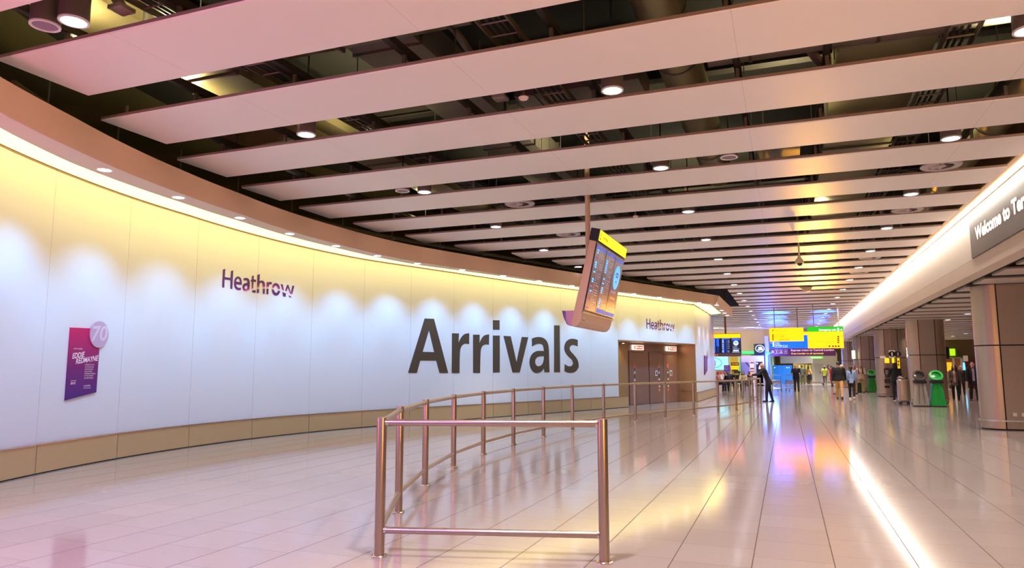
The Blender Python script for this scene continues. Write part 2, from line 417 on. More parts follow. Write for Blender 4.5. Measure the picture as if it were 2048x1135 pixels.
# ================================================================== CEILING SLATS OVER THE HALL
PITCH, SLW = 1.804, 1.12
XL = {-4: -5.2, -3: -5.6, -2: -6.2, -1: -7.2, 0: -8.0, 1: -8.65, 2: -9.17, 3: -9.47, 4: -9.55, 5: -9.40, 6: -9.03, 7: -8.5}
def slat_left(k):
    if k in XL: return XL[k]
    y = 6.007 + PITCH*k - SLW/2
    if y < 31.2:
        s = np.interp(y, _X[:, 1], _S); return wp(float(s), 1.28)[0] + 0.02
    if y < 40.2: return -2.25
    return -9.5
HX = [-8.4, -7.15, -5.55, -4.0, -2.2, -0.4, 0.6, 2.8]
NSL = 34; HANG = None
for k in range(-4, NSL):
    y1 = 6.007 + PITCH*k; y0 = y1-SLW; x0 = slat_left(k); x1 = 3.65
    sm = MB()
    prof = [(y0, 0.05), (y0, 0.012), (y0+0.012, 0.0), (y1-0.012, 0.0), (y1, 0.012), (y1, 0.05)]
    r0 = [(x0, a, Z_CEIL+z) for a, z in prof]; r1 = [(x1, a, Z_CEIL+z) for a, z in prof]
    sm.loft([r0, r1])
    for i in range(len(sm.f)):
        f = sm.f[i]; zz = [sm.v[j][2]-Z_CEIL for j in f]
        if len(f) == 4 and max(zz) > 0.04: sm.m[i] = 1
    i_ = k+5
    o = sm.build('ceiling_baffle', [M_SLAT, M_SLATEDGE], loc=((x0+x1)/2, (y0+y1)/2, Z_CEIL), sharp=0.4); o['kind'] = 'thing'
    tag(o, f'long white suspended ceiling slat over the hall, {nth(i_)} counting away from the camera', 'ceiling slat', 'white slats of the hall ceiling')
    if -1 <= k <= 16:
        for hx in HX:
            if hx < x0+0.2: continue
            for yy in (y0+0.18, y1-0.18):
                if HANG is None:
                    h = MB(); h.bx(-0.02, 0.02, -0.02, 0.02, 0.05, 0.238); h.bx(-0.04, 0.04, -0.05, 0.05, 0.05, 0.058); hg = HANG = h.build('hanger', M_HANGER, o, local=True, smooth=False)
                else: hg = HANG.copy(); COL.objects.link(hg); hg.parent = o
                hg.location = Vector((hx, yy, Z_CEIL)) - Vector(o.location)

# edge channel following the curved wall just above the bulkhead
e_ = thing('edge_channel', 'dark edge channel following the curved bulkhead above the fascia', 'ceiling channel', (*wp(5, 0.9), 4.84))
m_ = MB(); m_.loft([[(*wp(s, 0.74), 4.84), (*wp(s, 0.80), 4.84), (*wp(s, 0.80), 4.92), (*wp(s, 0.74), 4.92)] for s in np.linspace(-3.4, 24.5, 90)]); m_.build('channel', mat('olive steel channel', (92, 84, 56), 0.5, metal=0.4, noise=0.1), e_, sharp=0.4)
for s in np.arange(-2.6, 24, 1.75):
    m_ = MB(); q_ = wp(s, 0.81); m_.box((*q_, 4.83), (0.12, 0.10, 0.02), rz=-wt(s)); m_.cyl((*wp(s, 0.77), 4.92), (*wp(s, 0.77), 5.35), 0.012, n=6); m_.build('bracket', M_HANGER, e_)
# carrier channels that the slats hang from, and the services in the dark void above
for i, hx in enumerate(HX):
    r = MB()
    ya = 8.0 if hx < -8 else 3.0
    yb = min(62.0, float(np.interp(hx-0.6, _X[700:, 0], _X[700:, 1]))) if hx < CX1+0.6 else 62.0
    r.bx(hx-0.035, hx+0.035, ya, yb, Z_CEIL+0.24, Z_CEIL+0.25)
    for sg in (-1, 1): r.bx(hx+sg*0.035-0.004, hx+sg*0.035+0.004, ya, yb, Z_CEIL+0.24, Z_CEIL+0.33)
    r_ = thing('carrier_channel', f'dark steel channel above the white slats, {nth(i+1)} from the curved wall', 'ceiling channel', (hx, 30, Z_CEIL+0.24), group='carrier channels in the ceiling void')
    r.build('channel', M_RAIL, r_, smooth=False)
    rod = None
    for j in range(0 if abs(hx+7.15) < 0.01 else 12):
        yy = ya+0.4+j*2.41
        if yy > yb: break
        if rod is None:
            q = MB(); q.cyl((0, 0, 0), (0, 0, 6.59-Z_CEIL-0.25), 0.008, n=6); rod = q.build('threaded_rod', M_HANGER, r_, local=True); o = rod
        else: o = clone(rod, parent=r_)
        o.location = Vector((hx, yy, Z_CEIL+0.25)) - Vector(r_.location)
# ================================================================== SERVICES IN THE CEILING VOID
def duct_rect(x0, x1, y0, y1, z0, z1, axis, label, m, step=1.5):
    n_rods = 0 if axis == 'x' else 1
    c = ((x0+x1)/2, (y0+y1)/2, z0)
    r = thing('air_duct', label, 'duct', c, group='ducts in the ceiling void')
    d = MB(); d.bx(x0, x1, y0, y1, z0, z1); d.build('casing', m, r, smooth=False)
    a0, a1 = (x0, x1) if axis == 'x' else (y0, y1); n = int((a1-a0)/step)
    for i in range(n+1):
        a = a0 + 0.3 + i*step
        if a > a1-0.1: break
        fl = MB()
        if axis == 'x': fl.bx(a-0.02, a+0.02, y0-0.035, y1+0.035, z0-0.035, z1+0.035)
        else: fl.bx(x0-0.035, x1+0.035, a-0.02, a+0.02, z0-0.035, z1+0.035)
        fl.build('flange', M_HANGER, r, smooth=False)
    if axis == 'x':
        for yy in (y0-0.06, y1+0.06): st = MB(); st.cyl((x0+0.1, yy, z0-0.05), (x0+0.1, yy, 6.59), 0.008, n=6); st.bx(x0+0.07, x0+0.13, min(yy, y0 if yy < y0 else y1), max(yy, y0 if yy < y0 else y1), z0-0.05, z0-0.03); st.build('hanger_rod', M_HANGER, r)
    for i in range(n_rods*max(2, int((a1-a0)/3))):
        a = a0+0.6+i*3
        if a > a1: break
        for xx in (x0-0.05, x1+0.05):
            st = MB(); st.cyl((xx, a, z0-0.05), (xx, a, 6.59), 0.008, n=6); st.build('hanger_rod', M_HANGER, r)
duct_rect(-7.9, -6.9, 4.0, 30, 5.55, 6.0, 'y', 'wide galvanised duct running along the hall nearest the curved wall', M_DUCT)
duct_rect(-5.3, -4.3, 3.0, 26, 5.75, 6.2, 'y', 'grey lagged duct over the railing bend, deep in the ceiling void', M_DUCT2)
duct_rect(-6.75, -3.2, 6.45, 7.0, 5.42, 5.62, 'x', 'shallow olive cross duct seen behind the second near slat', M_DUCT)
duct_rect(-3.6, -1.75, 9.4, 10.3, 5.5, 5.85, 'x', 'short grey cross duct above the fourth near slat', M_DUCT2)
duct_rect(0.8, 1.9, 3.0, 34, 5.5, 5.95, 'y', 'galvanised duct running along the right side of the hall ceiling', M_DUCT)
duct_rect(-8.9, -7.2, 9.2, 10.1, 5.25, 5.5, 'x', 'small tan air box near the curved fascia', M_DUCT)
duct_rect(-0.3, 0.4, 12.9, 13.7, 5.4, 5.7, 'x', 'tan air box above the middle of the ceiling', M_DUCT)
def duct_round(p0, p1, r, label, m, cat='duct', name='round_duct', group='ducts in the ceiling void'):
    p0, p1 = Vector(p0), Vector(p1); R = thing(name, label, cat, (p0+p1)/2, group=group)
    d = MB(); d.cyl(p0, p1, r, n=24); d.build('casing', m, R)
    L = (p1-p0).length; dr = (p1-p0)/L
    for i in range(max(1, int(L/1.4))):
        e = MB(); q = p0 + dr*(0.5+i*1.4); e.cyl(q-dr*0.02, q+dr*0.02, r+0.012, n=24); e.build('joint_band', M_HANGER, R)
duct_round((-1.2, 3.2, 5.73), (-1.2, 15.6, 5.73), 0.30, 'fat round galvanised duct over the near slats', M_DUCT)
duct_round((3.4, 3.2, 5.65), (3.4, 20, 5.65), 0.3, 'round galvanised duct beside the right wall', M_DUCT)
PG = 'pipes in the ceiling void'
duct_round((-0.75, 8.75, 5.36), (3.0, 8.75, 5.36), 0.12, 'thick grey lagged pipe behind the third near slat gap', M_PIPE, 'pipe', 'lagged_pipe', PG)
duct_round((-5.75, 6.2, 5.32), (-3.0, 6.2, 5.32), 0.09, 'grey lagged pipe ending above the railing', M_PIPE, 'pipe', 'lagged_pipe', PG)
duct_round((-2.4, 10.5, 5.31), (2.9, 10.5, 5.31), 0.06, 'slim dark pipe behind the fourth slat gap', M_PIPED, 'pipe', 'service_pipe', PG)
duct_round((-5.7, 12.3, 5.32), (2.9, 12.3, 5.32), 0.05, 'slim dark pipe behind the fifth slat gap', M_PIPED, 'pipe', 'service_pipe', PG)
duct_round((-6.8, 15.9, 5.34), (2.7, 15.9, 5.34), 0.06, 'slim dark pipe behind the seventh slat gap', M_PIPED, 'pipe', 'service_pipe', PG)
duct_round((-8.2, 10.0, 5.05), (-8.2, 16.0, 5.05), 0.045, 'dark pipe following the top of the curved fascia', M_PIPED, 'pipe', 'service_pipe', PG)
def tray(x, y0, y1, z, w, label):
    R = thing('cable_tray', label, 'cable tray', (x, (y0+y1)/2, z), group='ladder cable trays')
    t = MB()
    for sg in (-1, 1): t.bx(x+sg*w/2-0.01, x+sg*w/2+0.01, y0, y1, z, z+0.07)
    t.build('side_rails', M_HANGER, R, smooth=False)
    rung = None
    for i in range(int((y1-y0)/0.3)):
        if rung is None: t = MB(); t.cyl((-w/2, 0, 0), (w/2, 0, 0), 0.011, n=6); rung = t.build('rung', M_HANGER, R, local=True); o = rung
        else: o = clone(rung, parent=R)
        o.location = Vector((x, y0+0.1+i*0.3, z+0.02)) - Vector(R.location)
    for i in range(3):
        t = MB(); t.tube([(x-w*0.25+i*w*0.22, y0+j*1.5, z+0.05+0.01*((j+i) % 2)) for j in range(int((y1-y0)/1.5)+1)], 0.018, n=6); t.build('cable', M_PIPED, R)
tray(-2.75, 3.2, 24, 5.15, 0.34, 'ladder cable tray hanging above the middle slats')
tray(1.95, 3.2, 24, 5.12, 0.3, 'ladder cable tray hanging toward the right wall')
tray(-5.93, 3.2, 24, 5.2, 0.30, 'ladder cable tray hanging toward the curved wall')
# raking steel struts of the roof truss
for i, (x, y) in enumerate(((-1.9, 5.2), (-0.2, 5.2), (-3.9, 8.2), (0.2, 9.0), (3.0, 7.2), (-6.6, 4.6))):
    s = MB(); s.cyl((x-0.45, y, 6.6), (x+0.45, y+0.3, 5.15), 0.055, n=12); s.box((x+0.45, y+0.3, 5.13), (0.18, 0.18, 0.04))
    s.box((x-0.45, y, 6.58), (0.22, 0.22, 0.04))
    tag(s.build('roof_strut', M_PIPE, loc=(x, y, 5.2)), 'grey raking steel strut in the ceiling void, ' + ['left of the round duct', 'right of the round duct', 'over the railing', 'over the pipe', 'by the right wall', 'near the drum lamps'][i], 'strut', 'raking roof struts')
# steel beams across the void
for i, y in enumerate((4.6, 10.9, 18.1, 25.3)):
    s = MB(); s.bx(-9.5 if y > 8 else -7.5, 3.9, y-0.1, y+0.1, 6.05, 6.07); s.bx(-9.5 if y > 8 else -7.5, 3.9, y-0.1, y+0.1, 6.43, 6.45); s.bx(-9.5 if y > 8 else -7.5, 3.9, y-0.008, y+0.008, 6.05, 6.45)
    tag(s.build('steel_beam', M_RAIL, loc=(0, y, 6.05), smooth=False), f'dark steel roof beam above the slats, {nth(i+1)} from the camera', 'beam', 'roof beams')

# ================================================================== DOWNLIGHTS
M_CAN = mat('grey painted lamp can', (120, 106, 104), 0.4, metal=0.3, noise=0.03)
M_CANRIM = mat('white lamp rim', (225, 220, 220), 0.35)
def can_parts(root, lit):
    b = MB(); b.lathe([(0.118, 0.03), (0.122, 0.0), (0.135, 0.0), (0.135, 0.44), (0.02, 0.46)], n=28, caps=False); b.build('can', M_CAN, root, local=True)
    b = MB(); b.lathe([(0.112, 0.012), (0.114, -0.004), (0.137, -0.004), (0.138, 0.012)], n=28, caps=False); b.build('rim', M_CANRIM, root, local=True)
    b = MB(); b.lathe([(0.0005, 0.006), (0.113, 0.006), (0.113, 0.02), (0.0005, 0.02)], n=28); b.build('lens' if lit else 'grille', M_LENS if lit else mat('grey speaker grille', (140, 120, 138), 0.7, noise=0.2, nscale=60), root, local=True)
    b = MB(); b.cyl((0, 0, 0.45), (0, 0, 1.2), 0.012, n=8); b.build('stem', M_RAIL, root, local=True)
ROWX = {'left': -6.36, 'middle': -1.84, 'right': 2.42}
LY = [4.62+3.608*i for i in range(-3, 17)]
Z_LAMP = Z_CEIL - 0.02
proto = None
LAMPS = []
for row, x in ROWX.items():
    cnt = 0
    for y in LY:
        if row == 'left' and y > 24: continue
        if row == 'left' and y < 0: continue
        LAMPS.append((x, y))
        if y < 3: continue
        cnt += 1
        yy = y - 0.06
        lab = f'lit drum downlight between the slats, {row} row, {nth(cnt)} from the camera'
        if proto is None:
            proto = thing('drum_downlight', lab, 'downlight', (x, yy, Z_LAMP), group='drum downlights of the hall ceiling'); can_parts(proto, True)
        else: clone(proto, (x, yy, Z_LAMP), label=lab)
sp0 = None
for (px, py, lab) in ((90, 52, 'unlit drum speaker beside the nearest left lamp'), (805, 382, 'unlit drum speaker beside the third left lamp'), (1458, 315, 'unlit drum speaker among the middle slats')):
    P = atz(px, py, Z_LAMP)
    if sp0 is None:
        sp0 = thing('ceiling_speaker', lab, 'speaker', P, group='drum speakers between the slats'); can_parts(sp0, False)
    else: clone(sp0, P, label=lab)
def spot(name, loc, target, power, color, angle, blend=0.6, size=0.08):
    l = bpy.data.lights.new(name, 'SPOT'); l.energy = power; l.color = color; l.spot_size = math.radians(angle); l.spot_blend = blend; l.shadow_soft_size = size
    o = bpy.data.objects.new(name, l); COL.objects.link(o); o.location = loc
    d = Vector(target)-Vector(loc); o.rotation_euler = d.to_track_quat('-Z', 'Y').to_euler(); return o
DL_P = 600.0
for i, (x, y) in enumerate(LAMPS):
    if x < -6 and y > 21: continue
    spot('downlight_beam', (x, y-0.06, Z_LAMP-0.02), (x, y-0.06, 0), DL_P, (1.0, 0.925, 0.87), 104 if x > -6 else 86, 1.0, 0.1)

# recessed lamps in the bulkhead, one per wall bay, washing the glass
proto = None
mids = [(a+b)/2 for a, b in zip(SEAMS, SEAMS[1:])] + [(a+b)/2 for a, b in zip(HEAD, HEAD[1:])]
cnt = 0
M_TRIMRING = mat('white lamp ring', (235, 225, 215), 0.4)
for s in mids:
    d = (lerp(SIN, s) + lerp(SOUT, s))/2
    P = wp(s, d)
    if s > -2.9:
        cnt += 1
        lab = f'small round lamp in the peach bulkhead, {nth(cnt)} from the camera'
        if proto is None:
            proto = thing('bulkhead_downlight', lab, 'downlight', (*P, Z_SOF), group='lamps recessed in the bulkhead')
            b = MB(); b.lathe([(0.085, -0.001), (0.087, -0.006), (0.108, -0.006), (0.11, -0.001)], n=24, caps=False); b.build('ring', M_TRIMRING, proto, local=True)
            b = MB(); b.lathe([(0.0005, -0.0035), (0.087, -0.0035), (0.087, -0.002), (0.0005, -0.002)], n=24); b.build('lens', M_LENS, proto, local=True)
        else: clone(proto, (*P, Z_SOF), label=lab)
    W = wp(s, 0.0)
    if s < 25.5:
        q = wp(s, d*0.90)
        spot('wall_washer_beam', (*q, Z_SOF-0.03), (*wp(s, 0.10), 1.2), 225.0, (0.19, 0.52, 1.0), 86, 1.0, 0.05)
for y in (34.6, 36.3, 38.0):
    cnt += 1
    clone(proto, (-2.74, y, Z_SOF), label=f'small round lamp in the peach bulkhead, {nth(cnt)} from the camera')
    spot('wall_washer_beam', (-2.8, y, Z_SOF-0.03), (CX1, y, 1.5), 170.0, (0.32, 0.60, 1.0), 84, 1.0, 0.05)

# ================================================================== ROUND AIR DIFFUSERS
M_DIFF = mat('grey diffuser plate', (176, 160, 160), 0.5, noise=0.03)
proto = None
for (px, py, lab) in ((1040, 409, 'round swirl air diffuser left of the hanging board pole'), (1138, 470, 'round swirl air diffuser just behind the board pole'), (1881, 335, 'round swirl air diffuser nearest the right cove'),
                      (1814, 422, 'round swirl air diffuser second along the right cove'), (1739, 517, 'round swirl air diffuser third along the right cove'), (1718, 546, 'round swirl air diffuser furthest along the right cove')):
    P = atz(px, py, Z_CEIL+0.02); P.y = 6.349 + PITCH*round((P.y-6.349)/PITCH)
    if proto is None:
        proto = thing('air_vent', lab, 'air diffuser', P, group='round swirl diffusers')
        b = MB(); b.lathe([(0.19, 0.01), (0.20, 0.0), (0.30, 0.0), (0.315, 0.012), (0.315, 0.03), (0.19, 0.03)], n=36, caps=False); b.build('faceplate', M_DIFF, proto, local=True)
        b = MB(); b.lathe([(0.0005, -0.002), (0.07, 0.0), (0.08, 0.02), (0.0005, 0.03)], n=24); b.build('hub', M_DIFF, proto, local=True)
        for k in range(8):
            b = MB(); a = 2*PI*k/8; R = Matrix.Rotation(a, 3, 'Z') @ Matrix.Rotation(0.5, 3, 'X'); c = Vector((0.135*math.cos(a), 0.135*math.sin(a), 0.012))
            b.box(c, (0.125, 0.055, 0.004), rot=R); b.build('vane', M_DIFF, proto, local=True)
        b = MB(); b.lathe([(0.0005, 0.2), (0.28, 0.2), (0.30, 0.03), (0.19, 0.035), (0.0005, 0.12)], n=24); b.build('plenum_box', M_DARK, proto, local=True)
    else: clone(proto, P, label=lab)

# ================================================================== RIGHT BEAM WALL WITH LIGHT COVE
BX = 3.92; BZ0, BZJ, BZT = 3.558, 3.869, 4.82
w = MB()
w.bx(BX, BX+0.3, -14, 64, BZJ+0.004, BZT, mi=0)
w.bx(BX-0.004, BX+0.3, -14, 64, BZ0, BZJ-0.004, mi=1)
w.bx(BX+0.3, BX+0.34, -14, 64, BZ0, 6.6, mi=3)
w.bx(BX-0.002, BX+0.3, -14, 64, BZT, BZT+0.08, mi=2)
w.bx(BX+0.02, BX+0.3, -14, 64, BZJ-0.004, BZJ+0.004, mi=3)
w.bx(BX+0.05, BX+0.3, -14, 64, BZT+0.08, 6.6, mi=4)
structure('wall_right', w, [M_BEAM, M_BEAMLOW, M_LIP, M_JOINT, mat('bronze cove back', (150, 116, 76), 0.5, noise=0.04)], smooth=False)
r = thing('strip_light', 'long bright strip light along the top of the right wall', 'light', (BX-0.06, 25, 4.94))
b = MB(); b.bx(BX-0.10, BX-0.005, -6, 64, 4.93, 4.955); b.build('tube', M_COVER, r, smooth=False)
b = MB(); b.bx(BX-0.25, BX+0.03, -6, 64, 4.957, 5.0); b.build('housing', mat('bronze cove back', ()), r, smooth=False)

l = bpy.data.lights.new('strip_wash', 'AREA'); l.shape = 'RECTANGLE'; l.size = 0.05; l.size_y = 68; l.energy = 560; l.color = (1.0, 0.93, 0.82)
o = bpy.data.objects.new('strip_wash', l); COL.objects.link(o); o.location = (BX-0.16, 30, 4.945)
d_ = Vector((0.20, 0, -0.45)).normalized(); y_ = Vector((0, 1, 0)); x_ = y_.cross(-d_); o.matrix_world = Matrix(((x_.x, y_.x, -d_.x, BX-0.16), (x_.y, y_.y, -d_.y, 30), (x_.z, y_.z, -d_.z, 4.945), (0, 0, 0, 1)))

# ================================================================== LOW CEILING TO THE RIGHT
c = MB(); c.bx(BX+0.34, 16, -14, 64, 4.1, 4.2); structure('ceiling_low', c, M_DARK, smooth=False)
n_ = 0
for k in range(2, 31):
    y1 = 6.007 + PITCH*k; y0 = y1-SLW; n_ += 1
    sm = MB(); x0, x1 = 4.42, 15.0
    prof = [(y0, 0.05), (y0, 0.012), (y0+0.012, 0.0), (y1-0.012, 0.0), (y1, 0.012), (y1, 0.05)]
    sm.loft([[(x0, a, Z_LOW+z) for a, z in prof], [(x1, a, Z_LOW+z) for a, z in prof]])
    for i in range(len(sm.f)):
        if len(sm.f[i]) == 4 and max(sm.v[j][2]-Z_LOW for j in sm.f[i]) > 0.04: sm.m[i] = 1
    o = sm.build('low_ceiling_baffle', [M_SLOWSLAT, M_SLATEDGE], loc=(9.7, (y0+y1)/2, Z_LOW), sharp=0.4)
    tag(o, f'white slat of the lower ceiling behind the columns, {nth(n_)} counting away from the camera', 'ceiling slat', 'slats of the lower ceiling')
w = MB(); w.bx(15.5, 15.7, -14, 64, 0, 4.1); structure('wall_right_far', w, M_BEIGE, smooth=False)

lp = None; n_ = 0
for x in (6.6, 10.2):
    for i in range(2, 15):
        y = 6.349 + PITCH*2*i; n_ += 1
        lab = f'small lamp in the lower ceiling, {"inner" if x < 8 else "outer"} row, {nth(i-1)} from the camera'
        if lp is None:
            lp = thing('low_ceiling_lamp', lab, 'downlight', (x, y, Z_LOW), group='lamps of the lower ceiling')
            b = MB(); b.lathe([(0.10, 0.02), (0.10, -0.004), (0.125, -0.004), (0.13, 0.12), (0.0005, 0.13)], n=24, caps=False); b.build('can', M_CANRIM, lp, local=True)
            b = MB(); b.lathe([(0.0005, 0.006), (0.10, 0.006), (0.10, 0.012), (0.0005, 0.012)], n=24); b.build('lens', M_LENS, lp, local=True)
        else: clone(lp, (x, y, Z_LOW), label=lab)
        spot('low_lamp_beam', (x, y, Z_LOW-0.03), (x, y, 0), 210.0, (1.0, 0.82, 0.70), 125, 0.9, 0.08)

# ================================================================== STEEL COLUMNS
def column(xl, yf, label, w=1.62, r=0.43, socket=False):
    d = 2*r; yc = yf + r; top = Z_LOW
    root = thing('steel_column', label, 'column', (xl+w/2, yc, 0), group='steel clad columns')
    def outline(off=0.0, xa=None, xb=None, n=14):
        pts = []
        for i in range(n+1):
            a = PI/2 + PI*i/n; pts.append((xl+r+(r+off)*math.cos(a), yc+(r+off)*math.sin(a)))
        for i in range(n+1):
            a = -PI/2 + PI*i/n; pts.append((xl+w-r+(r+off)*math.cos(a), yc+(r+off)*math.sin(a)))
        return pts
    core = MB(); o = outline(-0.02); core.loft([[(x, y, 0.0) for x, y in o], [(x, y, top) for x, y in o]]); core.build('core', M_JOINT, root)
    zj = 2.06
    def half(side, z0, z1):
        c0 = xl+r if side < 0 else xl+w-r; pts = []
        n = 16
        for i in range(n+1):
            a = (PI/2+PI*i/n) if side < 0 else (-PI/2+PI*i/n)
            pts.append((c0 + side*0.014 + r*math.cos(a), yc+r*math.sin(a)))
        m = MB(); m.loft([[(x, y, z0) for x, y in pts], [(x, y, z1) for x, y in pts]], closed=False, caps=False); m.build('curved_panel', M_STEEL, root, sharp=0.5, fix=False)
    for z0, z1 in ((0.03, zj-0.016), (zj+0.016, top)):
        half(-1, z0, z1); half(1, z0, z1)
        m = MB(); m.bx(xl+r+0.014, xl+w-r-0.014, yf, yf+0.01, z0, z1); m.bx(xl+r+0.014, xl+w-r-0.014, yf+d-0.01, yf+d, z0, z1); m.build('flat_panel', M_STEEL, root, smooth=False)
    bmp = MB(); o1 = outline(0.05); o0 = outline(-0.015)
    bmp.loft([[(x, y, 0.205) for x, y in o0], [(x, y, 0.205) for x, y in o1], [(x, y, 0.245) for x, y in o1], [(x, y, 0.245) for x, y in o0]]); bmp.build('bumper_rail', M_CHROME, root)
    if socket:
        for i, sx in enumerate((xl+0.62, xl+0.80)):
            sk = MB(); sk.rbox((sx, yf-0.012, 0.38), (0.085, 0.02, 0.085), 0.008); sk.build('socket', mat('white socket plate', (225, 215, 210), 0.4), root)
    return root
column(4.50, 20.58, 'nearest steel clad column at the right edge under the low ceiling', socket=True)
column(4.94, 34.5, 'steel clad column standing behind the two recycling bins', w=1.42, r=0.40)
column(4.50, 42.4, 'steel clad column carrying the pay phones', w=1.5)
column(4.15, 51.2, 'orange lit steel column behind the man in tan clothes', w=1.35)
column(4.05, 60.5, 'furthest slim steel column, pinkish, behind the walking group', w=1.0)

# ================================================================== FAR END OF THE HALL
w = MB()
YE = 66.0
xo = at(1541, 740, YE).x
w.bx(-20, xo, YE, YE+0.3, 0, 5.4, mi=0)
w.bx(xo, 4.3, YE, YE+0.3, 3.2, 5.4, mi=0)
structure('wall_end', w, [M_BEIGE], smooth=False)
w = MB(); w.bx(xo-0.2, xo, YE+0.3, 100, 0, 4.0); structure('wall_corridor_left', w, mat('teal grey corridor wall', (120, 165, 165), 0.6, noise=0.03), smooth=False)
w = MB(); w.bx(-6, 12, 100, 100.2, 0, 4); structure('wall_corridor_end', w, mat('tan corridor wall', (150, 126, 80), 0.7, noise=0.1, nscale=0.8), smooth=False)
w = MB(); w.bx(xo, 12, YE+0.3, 100, 3.9, 4.0); structure('ceiling_corridor', w, M_WHITE, smooth=False)
w = MB(); a_ = at(1560, 711, 73); b_ = at(1626, 726, 73); w.bx(a_.x, b_.x, 73, 73.4, b_.z, 3.9); structure('wall_corridor_bulkhead', w, mat('cream corridor bulkhead', (226, 216, 196), 0.6, noise=0.02), smooth=False)
w = MB(); w.bx(5.6, 15.5, 62, 62.2, 0, 4.1); structure('wall_shops', w, mat('dull ochre shop wall', (150, 122, 84), 0.7, noise=0.05), smooth=False)

# added fill spots: corridor, seating area, shop front, end wall and ceiling void
for x, y, z, P, c in ((-6.5, 50, 4.7, 900, (1, 0.88, 0.8)), (-6.5, 58, 4.7, 900, (1, 0.86, 0.78)), (-2.6, 58, 4.7, 900, (1, 0.86, 0.78)), (0.6, 69, 3.8, 1300, (0.6, 0.75, 1)), (3.2, 73, 3.8, 2600, (1, 0.94, 0.84)), (0.5, 80, 3.8, 2200, (1, 0.85, 0.6)), (2.5, 90, 3.8, 2200, (1, 0.85, 0.6)), (9.5, 58.5, 3.5, 900, (1, 0.86, 0.66)), (7, 58.5, 3.5, 900, (1, 0.86, 0.66))):
    spot('area_fill', (x, y, z), (x, y, 0), P, c, 140, 1.0, 0.12)
for x in (-8.5, -5.5, -2.6):
    spot('end_wall_fill', (x, 61.5, 4.8), (x, 66, 3.9), 300, (1.0, 0.84, 0.66), 120, 1.0, 0.12)  # fill added to brighten the end wall
def point(name, loc, P, c, size=0.15):
    l = bpy.data.lights.new(name, 'POINT'); l.energy = P; l.color = c; l.shadow_soft_size = size
    o = bpy.data.objects.new(name, l); COL.objects.link(o); o.location = loc; return o
for x, y in ((-6.2, 5.5), (-3.3, 4.6), (0.2, 4.8), (-6.2, 9.6), (-3.2, 12.5), (0.2, 11.2), (2.4, 8.5), (-6.0, 15.5), (-2.0, 17.5), (1.0, 19.0), (-8.1, 7.6), (-8.5, 11.0), (-8.2, 15.0), (-7.2, 5.2), (2.4, 14.0)):
    spot('void_fill', (x, y, 5.16), (x, y, 6.6), 150, (1.0, 0.88, 0.5), 155, 0.6, 0.1)  # unseen fill added to lift the dark void
# ================================================================== WALL LETTERING
GLYPHS = [
    ('A', [[(9.202,1.38),(9.78,2.909),(10.133,2.917),(10.711,1.372),(10.372,1.374),(10.241,1.723),(9.638,1.723),(9.519,1.379)],[(9.722,1.968),(9.951,2.587),(10.159,1.967)]]),
    ('r', [[(10.855,1.372),(10.852,2.528),(11.132,2.533),(11.12,2.257),(11.195,2.383),(11.309,2.498),(11.426,2.543),(11.563,2.554),(11.558,2.227),(11.448,2.244),(11.332,2.23),(11.217,2.136),(11.173,1.984),(11.168,1.37)]]),
    ('r', [[(11.739,1.373),(11.73,2.521),(12.012,2.528),(12.006,2.261),(12.074,2.382),(12.188,2.5),(12.312,2.541),(12.433,2.551),(12.426,2.229),(12.313,2.243),(12.19,2.223),(12.1,2.156),(12.048,1.999),(12.04,1.365)]]),
    ('i', [[(12.614,1.377),(12.61,2.522),(12.922,2.533),(12.925,1.375)],[(12.608,3.002),(12.913,3.014),(12.913,2.714),(12.609,2.708)]]),
    ('v', [[(13.101,2.53),(13.442,2.527),(13.724,1.699),(13.989,2.524),(14.312,2.525),(13.883,1.371),(13.53,1.373)]]),
    ('a', [[(14.498,2.485),(14.691,2.538),(14.936,2.558),(15.183,2.506),(15.333,2.385),(15.397,2.213),(15.403,1.897),(15.423,1.37),(15.162,1.371),(15.124,1.505),(15.024,1.412),(14.876,1.357),(14.682,1.343),(14.515,1.414),(14.397,1.551),(14.364,1.703),(14.398,1.855),(14.518,1.994),(14.712,2.074),(14.882,2.09),(15.134,2.082),(15.12,2.207),(15.057,2.299),(14.934,2.327),(14.787,2.323),(14.641,2.289),(14.506,2.218)],[(15.133,1.91),(14.881,1.907),(14.734,1.859),(14.661,1.766),(14.66,1.674),(14.723,1.597),(14.829,1.567),(14.976,1.598),(15.076,1.676),(15.126,1.801)]]),
    ('l', [[(15.677,1.369),(15.697,2.98),(16.011,2.991),(16.009,1.367)]]),
    ('s', [[(17.063,2.514),(17.053,2.281),(16.92,2.318),(16.754,2.334),(16.616,2.288),(16.561,2.205),(16.613,2.108),(16.803,1.996),(16.994,1.85),(17.086,1.719),(17.1,1.554),(16.985,1.422),(16.791,1.351),(16.573,1.342),(16.385,1.366),(16.263,1.408),(16.277,1.649),(16.442,1.585),(16.604,1.569),(16.713,1.602),(16.77,1.684),(16.717,1.798),(16.528,1.894),(16.342,2.022),(16.253,2.166),(16.277,2.313),(16.375,2.445),(16.539,2.525),(16.731,2.554),(16.924,2.543)]]),]
def chaikin(p, it=2):
    for _ in range(it):
        q = []; n = len(p)
        for i in range(n):
            a, b, c = np.array(p[i-1]), np.array(p[i]), np.array(p[(i+1) % n])
            u, v = b-a, c-b
            cs = float(u @ v/(np.linalg.norm(u)*np.linalg.norm(v)+1e-9))
            if cs < 0.72: q.append(tuple(b))
            else: q.append(tuple(b-u*0.25)); q.append(tuple(b+v*0.25))
        p = q
    return p
